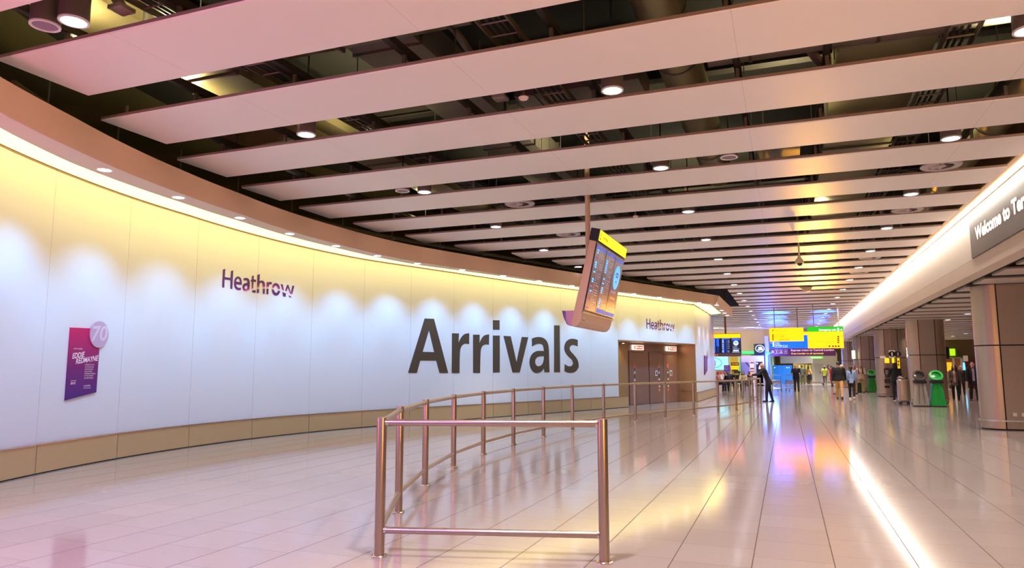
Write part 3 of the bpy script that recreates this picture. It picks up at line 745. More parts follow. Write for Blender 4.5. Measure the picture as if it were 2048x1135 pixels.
def wall_poly_mesh(loops, d=0.006):
    """flat letter outlines (run, height) with holes, laid on the curved wall"""
    c = bpy.data.curves.new('outline', 'CURVE'); c.dimensions = '2D'; c.fill_mode = 'FRONT'
    for lp in loops:
        s = c.splines.new('POLY'); s.points.add(len(lp)-1); s.use_cyclic_u = True
        for i, (a, b) in enumerate(lp): s.points[i].co = (a, b, 0, 1)
    o = bpy.data.objects.new('outline', c); COL.objects.link(o)
    dg = bpy.context.evaluated_depsgraph_get(); dg.update()
    me = bpy.data.meshes.new_from_object(o.evaluated_get(dg))
    vs = [tuple(v.co) for v in me.vertices]; fs = [tuple(p.vertices) for p in me.polygons]
    bpy.data.objects.remove(o); bpy.data.curves.remove(c); bpy.data.meshes.remove(me)
    return vs, fs
def on_wall(vs, d): return [(*wp(v[0], d), v[1]) for v in vs]
M_LETTER = mat('dark bronze vinyl letter', (70, 58, 46), 0.5, noise=0.05)
root = thing('wall_lettering', 'huge dark letters spelling Arrivals on the curved white wall', 'lettering', (*wp(13.2, 0.0), 1.37))
base_z = 1.372
for name, loops in GLYPHS:
    lp = [chaikin(l) if name in ('a', 's', 'r') else l for l in loops]
    vs, fs = wall_poly_mesh(lp)
    m = MB(); m.add(on_wall(vs, 0.008), fs)
    ed = []
    for l in lp:
        n = len(l)
        for i in range(n):
            a, b = l[i], l[(i+1) % n]
            m.quad((*wp(a[0], 0.008), a[1]), (*wp(b[0], 0.008), b[1]), (*wp(b[0], 0.0), b[1]), (*wp(a[0], 0.0), a[1]))
    m.build('letter', M_LETTER, root, smooth=False)

# the airport name, with the thin bright sweep cut through it
def logo_material(z0, z1):
    m = mat('purple fading vinyl %.2f' % z0, (92, 26, 112), 0.45); nt = m.node_tree; b = nt.nodes['Principled BSDF']; L = nt.links.new; N = nt.nodes.new
    g = N('ShaderNodeNewGeometry'); sp = N('ShaderNodeSeparateXYZ'); L(g.outputs['Position'], sp.inputs[0])
    at_ = N('ShaderNodeAttribute'); at_.attribute_name = 'fade'
    r = N('ShaderNodeValToRGB'); L(at_.outputs['Fac'], r.inputs['Fac'])
    r.color_ramp.elements[0].color = (*lin((84, 26, 106)), 1); r.color_ramp.elements[1].color = (*lin((240, 190, 235)), 1)
    e = r.color_ramp.elements.new(0.62); e.color = (*lin((150, 30, 140)), 1)
    L(r.outputs['Color'], b.inputs['Base Color']); return m
LOGO = [[[(3.225,3.172),(3.221,3.547),(3.29,3.57),(3.286,3.397),(3.448,3.399),(3.453,3.547),(3.521,3.568),(3.517,3.171),(3.457,3.169),(3.451,3.349),(3.284,3.347),(3.287,3.175)]],[[(3.787,3.288),(3.619,3.28),(3.64,3.236),(3.687,3.213),(3.767,3.227),(3.765,3.176),(3.702,3.161),(3.637,3.17),(3.585,3.209),(3.557,3.274),(3.557,3.341),(3.577,3.401),(3.617,3.442),(3.666,3.459),(3.721,3.452),(3.764,3.415),(3.785,3.362)],[(3.728,3.34),(3.619,3.341),(3.628,3.384),(3.665,3.413),(3.701,3.405),(3.721,3.381)]],[[(3.833,3.436),(3.899,3.455),(3.965,3.453),(4.007,3.417),(4.022,3.346),(4.02,3.207),(3.974,3.179),(3.918,3.154),(3.859,3.164),(3.814,3.202),(3.804,3.253),(3.819,3.299),(3.871,3.335),(3.952,3.349),(3.942,3.389),(3.91,3.405),(3.831,3.386)],[(3.948,3.292),(3.893,3.28),(3.87,3.247),(3.884,3.214),(3.922,3.208),(3.952,3.236)]],[[(4.07,3.513),(4.13,3.533),(4.128,3.45),(4.203,3.444),(4.198,3.393),(4.126,3.397),(4.127,3.245),(4.08,3.222),(4.08,3.398),(4.048,3.392),(4.046,3.426),(4.076,3.444)]],[[(4.089,3.19),(4.131,3.211),(4.204,3.215),(4.207,3.167),(4.164,3.152),(4.111,3.163)]],[[(4.235,3.56),(4.308,3.585),(4.309,3.432),(4.367,3.452),(4.426,3.446),(4.463,3.411),(4.476,3.363),(4.474,3.297),(4.408,3.289),(4.405,3.367),(4.377,3.4),(4.335,3.395),(4.307,3.365),(4.304,3.284),(4.242,3.273)]],[[(4.241,3.24),(4.304,3.258),(4.304,3.162),(4.238,3.16)]],[[(4.415,3.269),(4.478,3.279),(4.479,3.159),(4.42,3.16)]],[[(4.526,3.435),(4.582,3.433),(4.626,3.448),(4.682,3.444),(4.678,3.394),(4.614,3.39),(4.594,3.354),(4.59,3.314),(4.523,3.304)]],[[(4.525,3.28),(4.59,3.29),(4.588,3.16),(4.525,3.159)]],[[(4.693,3.314),(4.698,3.365),(4.725,3.41),(4.776,3.438),(4.836,3.441),(4.897,3.414),(4.93,3.361),(4.942,3.314),(4.875,3.302),(4.864,3.343),(4.84,3.368),(4.806,3.381),(4.772,3.37),(4.751,3.34),(4.745,3.309)]],[[(4.681,3.285),(4.747,3.284),(4.771,3.244),(4.818,3.217),(4.854,3.231),(4.876,3.274),(4.947,3.271),(4.93,3.22),(4.887,3.171),(4.829,3.152),(4.768,3.158),(4.714,3.2)]],[[(4.949,3.433),(5.014,3.435),(5.062,3.292),(5.006,3.3)]],[[(5.149,3.435),(5.194,3.439),(5.273,3.264),(5.313,3.435),(5.378,3.434),(5.323,3.232),(5.256,3.23),(5.176,3.369),(5.141,3.283),(5.092,3.29)]],[[(5.012,3.256),(5.126,3.231),(5.116,3.151),(5.042,3.156)]],[[(5.207,3.201),(5.299,3.167),(5.297,3.151),(5.23,3.151)]]]
SLIT = [(3.734,3.106),(3.961,3.158),(4.088,3.211),(4.231,3.259),(4.45,3.285),(4.597,3.302),(4.746,3.298),(4.896,3.289),(5.018,3.269),(5.14,3.242),(5.325,3.198)]
def airport_name(s0, zb, k, label):
    """the eight letters with the thin sweep cut out of their lower part; k scales the outline, s0 / zb place its lower left"""
    A = [p for g in LOGO for l in g for p in l]; x0 = min(p[0] for p in A); z0 = min(p[1] for p in LOGO[0][0])
    T = lambda p: (s0+(p[0]-x0)*k, zb+(p[1]-z0)*k)
    sl = [T(p) for p in SLIT]; root = thing('wall_lettering', label, 'lettering', (*wp(s0+1.1*k), zb), group='airport name on the white wall')
    M_ = logo_material(zb, zb+0.4*k)
    pieces = [(0,), (1,), (2,), (3, 4), (5, 6, 7), (8, 9), (10, 11), (12, 13, 14, 15)]
    for pc in pieces:
        bm = bmesh.new()
        for gi in pc:
            g = LOGO[gi]; rnd_ = gi in (1, 2, 5, 8, 10, 11)
            vs, fs = wall_poly_mesh([chaikin([T(p) for p in l], 1) if rnd_ else [T(p) for p in l] for l in g])
            V = [bm.verts.new(v) for v in vs]
            for f in fs:
                try: bm.faces.new([V[i] for i in f])
                except ValueError: pass
        for j in range(12):
            bmesh.ops.bisect_plane(bm, geom=bm.verts[:]+bm.edges[:]+bm.faces[:], plane_co=(0, zb-0.03*k+0.035*k*j, 0), plane_no=(0, 1, 0))
        bm.verts.ensure_lookup_table(); bm.verts.index_update()
        VV = [tuple(v.co) for v in bm.verts]; FF = [tuple(v.index for v in f.verts) for f in bm.faces]; bm.free()
        m = MB(); m.add([(*wp(v[0], 0.006), v[1]) for v in VV], FF)
        o = m.build('letter', M_, root, smooth=False, fix=False)
        at_ = o.data.attributes.new('fade', 'FLOAT', 'POINT'); vals = []
        for x, z, _ in VV:
            d_ = z - np.interp(x, [p[0] for p in sl], [p[1] for p in sl])
            vals.append(max(0.0, 1.0 - d_/(0.115*k)) if d_ > -0.008*k and x > sl[0][0] else 0.0)
        at_.data.foreach_set('value', vals)
airport_name(3.225, 3.165, 1.0, 'large purple Heathrow lettering on the wall above left of the Arrivals letters')
airport_name(21.81, 3.11, 1.085, 'purple Heathrow lettering on the wall above the steel doors')

# ================================================================== ANNIVERSARY PLAQUES
def banner_material():
    m = mat('magenta to violet print', (130, 10, 100), 0.4); nt = m.node_tree; b = nt.nodes['Principled BSDF']; L = nt.links.new; N = nt.nodes.new
    g = N('ShaderNodeNewGeometry'); sp = N('ShaderNodeSeparateXYZ'); L(g.outputs['Position'], sp.inputs[0])
    mr = N('ShaderNodeMapRange'); mr.inputs['From Min'].default_value = 1.03; mr.inputs['From Max'].default_value = 2.14; L(sp.outputs['Z'], mr.inputs['Value'])
    r = N('ShaderNodeValToRGB'); L(mr.outputs[0], r.inputs['Fac'])
    r.color_ramp.elements[0].color = (*lin((62, 20, 122)), 1); r.color_ramp.elements[1].color = (*lin((196, 2, 96)), 1)
    e = r.color_ramp.elements.new(0.45); e.color = (*lin((110, 6, 104)), 1); L(r.outputs['Color'], b.inputs['Base Color']); return m
M_BAN = banner_material()
M_PINKW = mat('white print', (246, 226, 236), 0.5)
M_DISC = mat('frosted lilac disc', (188, 164, 190), 0.45, noise=0.02)
M_DISC2 = mat('pale disc numeral', (214, 198, 216), 0.45)
def flat_text_on_wall(mb, s, p, h, d, ang=0.0, bold=0.01, w=None, shear=0.0):
    vs, fs = text_mesh(s, 1.0, bold, shear); x0 = min(v[0] for v in vs); x1 = max(v[0] for v in vs); kz = h/0.7; kx = kz if w is None else w/(x1-x0)
    out = []
    for v in vs:
        x, y = (v[0]-x0)*kx, v[1]*kz
        out.append((*wp(p[0]+x, d), p[1]+y+x*math.tan(ang)))
    mb.add(out, fs)
root = thing('wall_plaque', 'magenta and violet wall plaque with a round grey 70 badge on the white wall', 'plaque', (*wp(-0.2), 1.03))
c4 = [(-0.538, 2.13), (0.14, 2.148), (0.14, 1.125), (-0.538, 1.026)]
m = MB()
for i in range(8):
    a = -0.538+0.678*i/8; b = -0.538+0.678*(i+1)/8; zt = lambda s: 2.13+(s+0.538)*0.0265; zb = lambda s: 1.026+(s+0.538)*0.146
    m.quad((*wp(a, 0.018), zb(a)), (*wp(b, 0.018), zb(b)), (*wp(b, 0.018), zt(b)), (*wp(a, 0.018), zt(a)))
    m.quad((*wp(a, 0.018), zb(a)), (*wp(b, 0.018), zb(b)), (*wp(b, 0.0), zb(b)), (*wp(a, 0.0), zb(a)))
    m.quad((*wp(a, 0.018), zt(a)), (*wp(b, 0.018), zt(b)), (*wp(b, 0.0), zt(b)), (*wp(a, 0.0), zt(a)))
for s, z0, z1 in ((-0.538, 1.026, 2.13), (0.14, 1.125, 2.148)): m.quad((*wp(s, 0), z0), (*wp(s, 0.018), z0), (*wp(s, 0.018), z1), (*wp(s, 0), z1))
m.build('board', M_BAN, root, smooth=False)
m = MB()
flat_text_on_wall(m, 'EDDIE', (-0.46, 1.655), 0.082, 0.021, 0.12, 0.02, 0.27, 0.15)
flat_text_on_wall(m, 'REDMAYNE', (-0.375, 1.575), 0.082, 0.021, 0.12, 0.02, 0.50, 0.15)
flat_text_on_wall(m, 'THIS IS WHERE', (-0.45, 1.80), 0.020, 0.021, 0.0, 0.0, 0.20)
for i, s in enumerate(('ARRIVED IN 2014', 'CLUTCHING AN', 'OSCAR FOR HIS', 'ROLE AS PROF.', 'STEPHEN HAWKING', 'IN "THE THEORY', 'OF EVERYTHING"')):
    flat_text_on_wall(m, s, (-0.165, 1.555-i*0.035), 0.019, 0.021, 0.0, 0.004)
flat_text_on_wall(m, '28/70', (-0.46, 1.262), 0.034, 0.021, 0.0, 0.01); flat_text_on_wall(m, '# XLIVE70', (-0.165, 1.222), 0.024, 0.021, 0.0, 0.01)
for s0, s1, z in ((-0.46, -0.335, 1.315), (-0.165, 0.0, 1.195)): m.quad((*wp(s0, 0.021), z), (*wp(s1, 0.021), z), (*wp(s1, 0.021), z+0.006), (*wp(s0, 0.021), z+0.006))
m.build('lettering', M_PINKW, root, smooth=False, fix=False)
def wall_disc(mb, cs, cz, r, d0, d1, n=48, sx=1.0):
    f0 = [(*wp(cs+r*sx*math.cos(2*PI*i/n), d1), cz+r*math.sin(2*PI*i/n)) for i in range(n)]; b0 = [(*wp(cs+r*sx*math.cos(2*PI*i/n), d0), cz+r*math.sin(2*PI*i/n)) for i in range(n)]
    mb.loft([b0, f0])
m = MB(); wall_disc(m, 0.10, 2.054, 0.214, 0.018, 0.034); dsc = m.build('badge', M_DISC, root)
m = MB(); flat_text_on_wall(m, '70', (-0.075, 1.945), 0.235, 0.037, 0.06, 0.02, 0.36, 0.12); m.build('numeral', M_DISC2, dsc, smooth=False, fix=False)
# second plaque on the return wall
root = thing('wall_plaque', 'narrow purple wall plaque on the short return wall beyond the steel doors', 'plaque', (CX1, 37.0, 1.2))
xa = CX0 + (CX1-CX0)*0.4 + 0.035
y0, y1 = 35.9, 37.1
A = [atx(1409, 710.5, xa), atx(1415, 712, xa), atx(1415, 740, xa), atx(1409.5, 749.5, xa)]
m = MB(); m.loft([[(xa-0.03, p.y, p.z) for p in A], [(xa, p.y, p.z) for p in A]])
m.build('board', mat('deep plum print', (110, 40, 90), 0.45, noise=0.05), root, smooth=False)
m = MB(); m.cyl((xa, A[1].y, A[1].z+0.1), (xa+0.02, A[1].y, A[1].z+0.1), 0.21, n=32); m.build('badge', M_DISC, root)

# ================================================================== STEEL DOORS IN THE WALL
M_DOORM = mat('brushed door steel', (176, 146, 134), 0.34, metal=0.8, noise=0.06, nscale=3, aniso=(1, 1, 25))
M_JAMB = mat('bronze steel reveal', (190, 160, 118), 0.36, metal=0.75, noise=0.06, nscale=3, aniso=(1, 1, 25))
D0, D1, REC = S_DOOR, S_END - 0.02, -0.80
root = thing('door_1', None, None, (*wp(22.8, REC), 0)); root['kind'] = 'structure'
def wbox(mb, s0, s1, d0, d1, z0, z1, mi=0):
    P = [wp(s0, d0), wp(s1, d0), wp(s1, d1), wp(s0, d1)]
    mb.loft([[(*p, z0) for p in P], [(*p, z1) for p in P]], mi=mi)
m = MB()
wbox(m, D0-0.02, D0+0.01, REC-0.1, 0.012, 0, 2.575); wbox(m, D0+0.01, 21.40, REC, REC+0.12, 0, 2.575)        # left reveal and pier
wbox(m, D1-0.01, D1+0.03, REC-0.1, 0.012, 0, 2.575)
wbox(m, D0, D1, REC-0.1, 0.012, 2.565, 2.60)
wbox(m, D0-0.03, D1+0.03, 0.0, 0.018, 2.56, 2.59)
m.build('reveal', M_JAMB, root, smooth=False)
m = MB(); wbox(m, 21.4, D1, REC-0.06, REC, 2.22, 2.57); wbox(m, 21.4, D1, REC, REC+0.03, 2.22, 2.25); m.build('transom', M_DOORM, root, smooth=False)
SL = [21.40, 21.68, 22.83, 23.28, 24.45, 25.55, 25.80, D1]
for i, (a, b) in enumerate(zip(SL, SL[1:])):
    leaf = i in (1, 3, 4)
    m = MB(); wbox(m, a+0.012, b-0.012, REC-0.06, REC+(0.03 if leaf else 0.0), 0.012, 2.215)
    o = m.build('leaf' if leaf else 'side_panel', M_DOORM, root, smooth=False)
    if leaf:
        m = MB(); wbox(m, a+0.05, b-0.05, REC+0.03, REC+0.075, 2.15, 2.185); m.build('closer_bar', M_CHROME, o, smooth=False)
        st = MB()
        sx = {1: 22.02, 3: 24.02, 4: 24.80}[i]
        for j, (h, c) in enumerate(((0.20, 0), (0.10, 1), (0.05, 2), (0.13, 1), (0.05, 2), (0.10, 1), (0.06, 2), (0.14, 0))):
            z = 1.62 - j*0.15; wbox(st, sx, sx+0.11, REC+0.031, REC+0.034, z-h/2, z+h/2, mi=c)
        st.build('vision_strip', [mat('salmon notice', (214, 120, 88) if i == 1 else (190, 150, 110), 0.5), mat('smoky strip glass', (96, 76, 74), 0.2), mat('pale sticker', (236, 226, 208), 0.5)], o, smooth=False)
        if i in (3, 4):
            q = MB(); s_ = {3: sx-0.26, 4: sx+0.24}[i]
            wbox(q, s_, s_+0.18, REC+0.031, REC+0.034, 1.18, 1.40); wbox(q, s_+0.035, s_+0.145, REC+0.034, REC+0.036, 1.21, 1.37, mi=1); q.build('notice', [mat('white sticker', (240, 236, 230), 0.5), M_LETTER], o, smooth=False)
m = MB(); wbox(m, SL[0], D1, REC-0.1, REC-0.06, 0, 2.57); m.build('backing', M_JOINT, root, smooth=False)
# bumper rail on the far reveal
m = MB(); wbox(m, D1-0.05, D1-0.01, REC+0.02, -0.02, 0.52, 0.545); m.build('bumper_strip', M_CHROME, root, smooth=False)
for nm_, sa, sb, lab in (('a', 21.95, 22.78, 'lit red and white No entry sign over the left steel door leaf'), ('b', 24.77, 25.62, 'lit red and white No entry sign over the right steel door leaves')):
    r = thing('no_entry_sign', lab, 'sign', (*wp((sa+sb)/2, REC+0.05), 2.27), group='lit signs over the doors')
    m = MB(); wbox(m, sa, sb, REC, REC+0.07, 2.27, 2.48); m.build('box', glow('sign white light', (255, 240, 220), 1.1), r, smooth=False)
    m = MB(); wbox(m, sa+0.25, sb-0.04, REC+0.07, REC+0.074, 2.30, 2.45); m.build('red_field', glow('sign red light', (225, 40, 28), 1.0), r, smooth=False)
    m = MB(); vs, fs = text_mesh('No entry', 1.0, 0.03); x0 = min(v[0] for v in vs); x1 = max(v[0] for v in vs); kx = (sb-sa-0.34)/(x1-x0)
    m.add([(*wp(sa+0.28+(v[0]-x0)*kx, REC+0.077), 2.345+v[1]*0.12) for v in vs], fs); m.build('lettering', MATS['sign white light'], r, smooth=False, fix=False)
    m = MB(); wall_disc(m, sa+0.125, 2.375, 0.07, REC+0.07, REC+0.075, n=20); wbox(m, sa+0.08, sa+0.17, REC+0.075, REC+0.078, 2.363, 2.387, mi=1); m.build('symbol', [MATS['sign red light'], MATS['sign white light']], r, smooth=False)
# little spotlight at the head of the left reveal
r = thing('door_spotlight', 'tiny bright spotlight at the top left corner of the door opening', 'spotlight', (*wp(D0+1.05, -0.45), 2.55))
m = MB(); p = wp(D0+1.05, -0.45); m.cyl((*p, 2.562), (*p, 2.50), 0.05, n=16); m.build('body', M_CHROME, r)
m = MB(); m.cyl((*p, 2.5), (*p, 2.495), 0.042, n=16); m.build('lens', M_LENS, r)
spot('door_beam', (*p, 2.48), (*wp(D0+0.9, REC+0.3), 0.3), 40, (1.0, 0.78, 0.5), 100, 0.8)
spot('door_beam', (*wp(D1-0.9, -0.35), 2.52), (*wp(D1-0.5, REC+0.1), 0.6), 55, (1.0, 0.76, 0.42), 110, 0.9)
m = MB()

# ================================================================== STAINLESS GUARD RAILING
POSTS = [(-1.388, 5.585), (-3.125, 5.114), (-3.869, 6.695), (-4.428, 8.327), (-4.839, 10.019), (-5.07, 11.70), (-5.145, 13.38), (-5.09, 15.10), (-4.93, 16.84), (-4.58, 18.60),
         (-4.085, 20.33), (-3.495, 21.97), (-2.86, 23.75), (-2.25, 25.45), (-1.76, 27.10), (-1.36, 28.9), (-1.16, 30.65), (-1.08, 32.35)]
BACK = [(-1.50, 34.6), (-2.05, 36.6)]
root = thing('guard_railing', 'long curved stainless steel guard railing with two rails and round posts', 'railing', (-3.1, 5.1, 0))
RZ = 1.06; LZ = 0.205
for i, (x, y) in enumerate(POSTS + BACK):
    m = MB(); m.lathe([(0.041, 0.008), (0.041, 1.088), (0.038, 1.10), (0.0005, 1.104)], (x, y, 0), n=24); p = m.build('post', M_RAILING, root)
    m = MB(); m.lathe([(0.066, 0.0), (0.066, 0.008), (0.06, 0.014), (0.042, 0.016)], (x, y, 0), n=24, caps=False); m.build('flange', M_CHROME, p)
    if i < 6:
        m = MB()
        for a in (0.6, 2.2, 3.8, 5.3): m.cyl((x+0.054*math.cos(a), y+0.054*math.sin(a), 0.012), (x+0.054*math.cos(a), y+0.054*math.sin(a), 0.021), 0.006, n=6)
        m.build('bolts', M_CHROME, p)
def rail(a, b, z, name):
    A, B = Vector((*a, z)), Vector((*b, z)); d = (B-A).normalized()
    m = MB(); m.cyl(A+d*0.038, B-d*0.038, 0.027 if z > 0.5 else 0.026, n=16); o = m.build(name, M_RAILING, root)
    for p_, q_ in ((A+d*0.036, A+d*0.056), (B-d*0.056, B-d*0.036)): m = MB(); m.cyl(p_, q_, 0.0295, n=16); m.build('socket_collar', M_CHROME, o)
chain = POSTS + BACK
for a, b in zip(chain, chain[1:]):
    rail(a, b, RZ, 'top_rail'); rail(a, b, LZ, 'lower_rail')

# ================================================================== HANGING FLIGHT BOARDS
M_BOARD = mat('warm grey board casing', (212, 178, 150), 0.45, metal=0.0, noise=0.03)
M_BLACK = mat('black plastic', (24, 22, 24), 0.4, noise=0.1)
M_YEL = glow('yellow lit header', (255, 230, 0), 0.95)
M_SCR = mat('dark flight screen', (58, 48, 60), 0.22, emit=(92, 74, 92), es=0.32)
M_BLUEGL = glow('blue screen light', (70, 170, 255), 0.9)
M_BLUEDK = glow('deep blue screen light', (52, 92, 215), 0.5)
M_TXTGL = glow('pale screen text', (190, 170, 200), 0.4)
M_MAGGL = glow('purple screen light', (130, 60, 150), 0.5)
M_AMBGL = glow('amber screen light', (190, 130, 60), 0.6)
def flight_board():
    Y0, Y1 = 12.14, 14.44
    root = thing('flight_board', 'tilted hanging flight board with three screens and a yellow Arrivals header', 'flight board', (-3.4, (Y0+Y1)/2, 2.26))
    B, T = Vector((-3.34, 0, 2.52)), Vector((-3.07, 0, 3.76)); t = (T-B).normalized(); n = Vector((t.z, 0, -t.x))
    P = lambda u, v, o=0.0: Vector((B.x, Y0+u*(Y1-Y0), B.z)) + t*(v*(T-B).length) + n*o     # u along the board, v up the screens
    # casing: leaning arm and the trough at its foot
    arm = [(p.x, p.z) for p in (P(0, 1.0, -0.005), P(0, 0, -0.005), Vector((-3.37, 0, 2.40)), Vector((-3.40, 0, 2.32)), Vector((-3.455, 0, 2.262)), Vector((-3.53, 0, 2.245)), Vector((-3.56, 0, 2.30)), P(0, 0.0, -0.16), P(0, 1.0, -0.13))]
    m = MB(); m.prism(arm, Y0, Y1); m.build('casing', M_BOARD, root, sharp=0.5)
    tr = [(-3.50, 2.245), (-3.60, 2.262), (-3.655, 2.32), (-3.70, 2.42), (-3.725, 2.53), (-3.66, 2.53), (-3.49, 2.53)]
    m = MB(); m.prism(tr, Y0+0.004, Y1); m.build('rear_trough', mat('casing plate with painted pink reflection', (204, 150, 186), 0.45, noise=0.03), root, sharp=0.5)  # pink light reflected by the metal is painted into the plate colour
    m = MB(); m.prism([(-3.60, 2.262), (-3.655, 2.32), (-3.70, 2.42), (-3.725, 2.53), (-3.665, 2.53), (-3.655, 2.33), (-3.63, 2.32), (-3.63, 2.28)], Y0-0.012, Y1+0.01); m.build('end_clip', mat('clip strip with painted violet reflection', (104, 88, 158), 0.45), root, sharp=0.5)  # violet reflected light painted into the strip colour
    # screen frame and the three screens
    def slab(name, u0, u1, v0, v1, o0, o1, mt, par=root):
        m = MB(); m.loft([[P(u0, v0, o0), P(u1, v0, o0), P(u1, v1, o0), P(u0, v1, o0)], [P(u0, v0, o1), P(u1, v0, o1), P(u1, v1, o1), P(u0, v1, o1)]]); return m.build(name, mt, par, smooth=False)
    slab('bezel', 0, 1, 0, 1.0, -0.005, 0.012, M_BLACK)
    sc = [slab('screen', a, b, 0.02, 0.975, 0.012, 0.016, M_SCR) for a, b in ((0.012, 0.33), (0.345, 0.655), (0.67, 0.988))]
    rnd = random.Random(3)
    for k, (a, b) in enumerate(((0.012, 0.33), (0.345, 0.655))):
        bl, tx, mg = MB(), MB(), MB()
        q = lambda mb, u0, u1, v0, v1: mb.quad(P(u0, v0, 0.018), P(u1, v0, 0.018), P(u1, v1, 0.018), P(u0, v1, 0.018))
        w = b-a
        for r_ in range(26):
            v = 0.05 + r_*0.0345; h = 0.022
            if v < 0.1 and k == 1: continue
            on = (r_ in (7, 11, 12, 15, 17, 18, 19, 23, 24)) if k == 0 else (r_ in (2, 3, 4, 5, 8, 9, 10, 12, 14, 17, 18, 19, 20, 21, 22))
            if on: q(bl, a+w*0.13, a+w*0.30, v, v+h*1.15)
            elif r_ % 3 == 0 and k == 0: q(mg, a+w*0.05, a+w*0.3, v, v+h)
            q(tx, a+w*0.40, a+w*0.46, v+0.004, v+h*0.6)
            if rnd.random() < 0.75: q(tx, a+w*0.55, a+w*(0.66+0.25*rnd.random()), v+0.004, v+h*0.5)
        if k == 1: q(mg, a+w*0.05, b-w*0.03, 0.03, 0.095)
        bl.build('gate_markers', M_BLUEGL, sc[k], smooth=False, fix=False); tx.build('text_rows', M_TXTGL, sc[k], smooth=False, fix=False)
        mg.build('status_bar', M_BLUEDK if k == 1 else M_MAGGL, sc[k], smooth=False, fix=False)
        hd = MB(); q(hd, a+w*0.05, b-w*0.05, 0.91, 0.955); hd.build('screen_heading', M_BLUEDK, sc[k], smooth=False, fix=False)
    # the wifi advert
    a, b = 0.67, 0.988; L_ = (T-B).length; W_ = Y1-Y0
    C = P((a+b)/2, 0.655, 0.018); uy = Vector((0, 1, 0))
    m = MB(); N_ = 40; r0 = 0.245
    m.add([C] + [C + uy*(r0*math.cos(2*PI*i/N_)) + t*(r0*math.sin(2*PI*i/N_)) for i in range(N_)], [(0, i+1, (i+1) % N_+1) for i in range(N_)]); m.build('wifi_disc', M_BLUEGL, sc[2], smooth=False, fix=False)
    m = MB()
    for rr in (0.16, 0.10):
        for i in range(10):
            a0, a1 = PI/4+PI/2*i/10, PI/4+PI/2*(i+1)/10; cc = C - t*0.09 + n*0.003
            f_ = lambda r, an: cc + uy*(r*math.cos(an)) + t*(r*math.sin(an)); m.quad(f_(rr, a0), f_(rr+0.03, a0), f_(rr+0.03, a1), f_(rr, a1))
    cc = C - t*0.09 + n*0.003; m.add([cc + uy*(0.03*math.cos(2*PI*i/12)) + t*(0.03*math.sin(2*PI*i/12)) for i in range(12)], [tuple(range(12))])
    m.build('wifi_waves', mat('navy print', (30, 50, 110), 0.5), sc[2], smooth=False, fix=False)
    m = MB(); q = lambda mb, u0, u1, v0, v1: mb.quad(P(u0, v0, 0.018), P(u1, v0, 0.018), P(u1, v1, 0.018), P(u0, v1, 0.018))
    fit_text(m, 'Free Wi-Fi', P(a+0.06, 0.40, 0.018), uy, t, w=0.38, h=0.05); fit_text(m, 'Heathrow', P(a+0.06, 0.14, 0.018), uy, t, w=0.36, h=0.045)
    m.build('advert_text', M_TXTGL, sc[2], smooth=False, fix=False)
    m = MB(); q(m, a+0.06, b-0.08, 0.30, 0.335); q(m, a+0.06, b-0.10, 0.225, 0.25); m.build('advert_lines', M_AMBGL, sc[2], smooth=False, fix=False)
    m = MB(); q(m, a+0.01, b-0.005, 0.03, 0.085); q(m, a+0.02, b-0.02, 0.9, 0.95); m.build('status_bar', M_BLUEDK, sc[2], smooth=False, fix=False)
    # header
    H = lambda u, v, o: Vector((T.x, Y0+u*(Y1-Y0), T.z)) + t*(0.012+v*0.215) + n*o
    m = MB(); m.loft([[H(u, v, o) for u, v, o in ((-0.004, 0, -0.14), (-0.004, 0, 0.022), (-0.004, 1, 0.022), (-0.004, 1, -0.14))], [H(u, v, o) for u, v, o in ((1.004, 0, -0.14), (1.004, 0, 0.022), (1.004, 1, 0.022), (1.004, 1, -0.14))]])
    hb = m.build('header_box', M_BLACK, root, smooth=False)
    m = MB(); m.quad(H(0.012, 0.05, 0.026), H(0.99, 0.05, 0.026), H(0.99, 0.95, 0.026), H(0.012, 0.95, 0.026)); m.build('header_face', M_YEL, hb, smooth=False, fix=False)
    m = MB(); fit_text(m, 'Arrivals', H(0.13, 0.34, 0.029), uy, t, w=0.36, h=0.075); 
    m.build('header_text', mat('olive print', (150, 130, 20), 0.6), hb, smooth=False, fix=False)
    m = MB(); p0 = H(0.03, 0.18, 0.029); 
    for (dy, dz, w_, h_) in ((0.0, 0.0, 0.10, 0.03), (0.03, 0.05, 0.05, 0.09)): m.quad(p0+uy*dy+t*dz, p0+uy*(dy+w_)+t*dz, p0+uy*(dy+w_*0.6)+t*(dz+h_), p0+uy*dy+t*(dz+h_))
    m.build('header_symbol', M_BLACK, hb, smooth=False, fix=False)
    # ledge under the screens and the small number plate
    slab('ledge', 0, 1, -0.035, -0.008, -0.02, 0.03, M_BOARD)
    m = MB(); pl = lambda y, z, o=0.006: Vector((-3.362-(2.47-z)*0.25+o, y, z))
    m.quad(pl(Y0+0.10, 2.36), pl(Y0+0.28, 2.36), pl(Y0+0.28, 2.44), pl(Y0+0.10, 2.44)); np_ = m.build('number_plate', mat('brown plate', (84, 60, 40), 0.5), root, smooth=False, fix=False)
    m = MB(); fit_text(m, '35', pl(Y0+0.14, 2.375, 0.009), (0, 1, 0), (0.24, 0, 0.97), w=0.10, h=0.05, bold=0.04); m.build('number', mat('cream numeral', (240, 220, 180), 0.5), np_, smooth=False, fix=False)
    # twin hanging tubes
    for y in (13.30, 13.41):
        m = MB(); m.cyl((-3.55, y, 2.5), (-3.55, y, 6.59), 0.036, n=16); m.build('hanging_tube', M_BOARD, root)
    m = MB(); m.bx(-3.60, -3.40, 13.2, 13.5, 2.9, 3.02); m.build('bracket', M_BOARD, root, smooth=False)
flight_board()
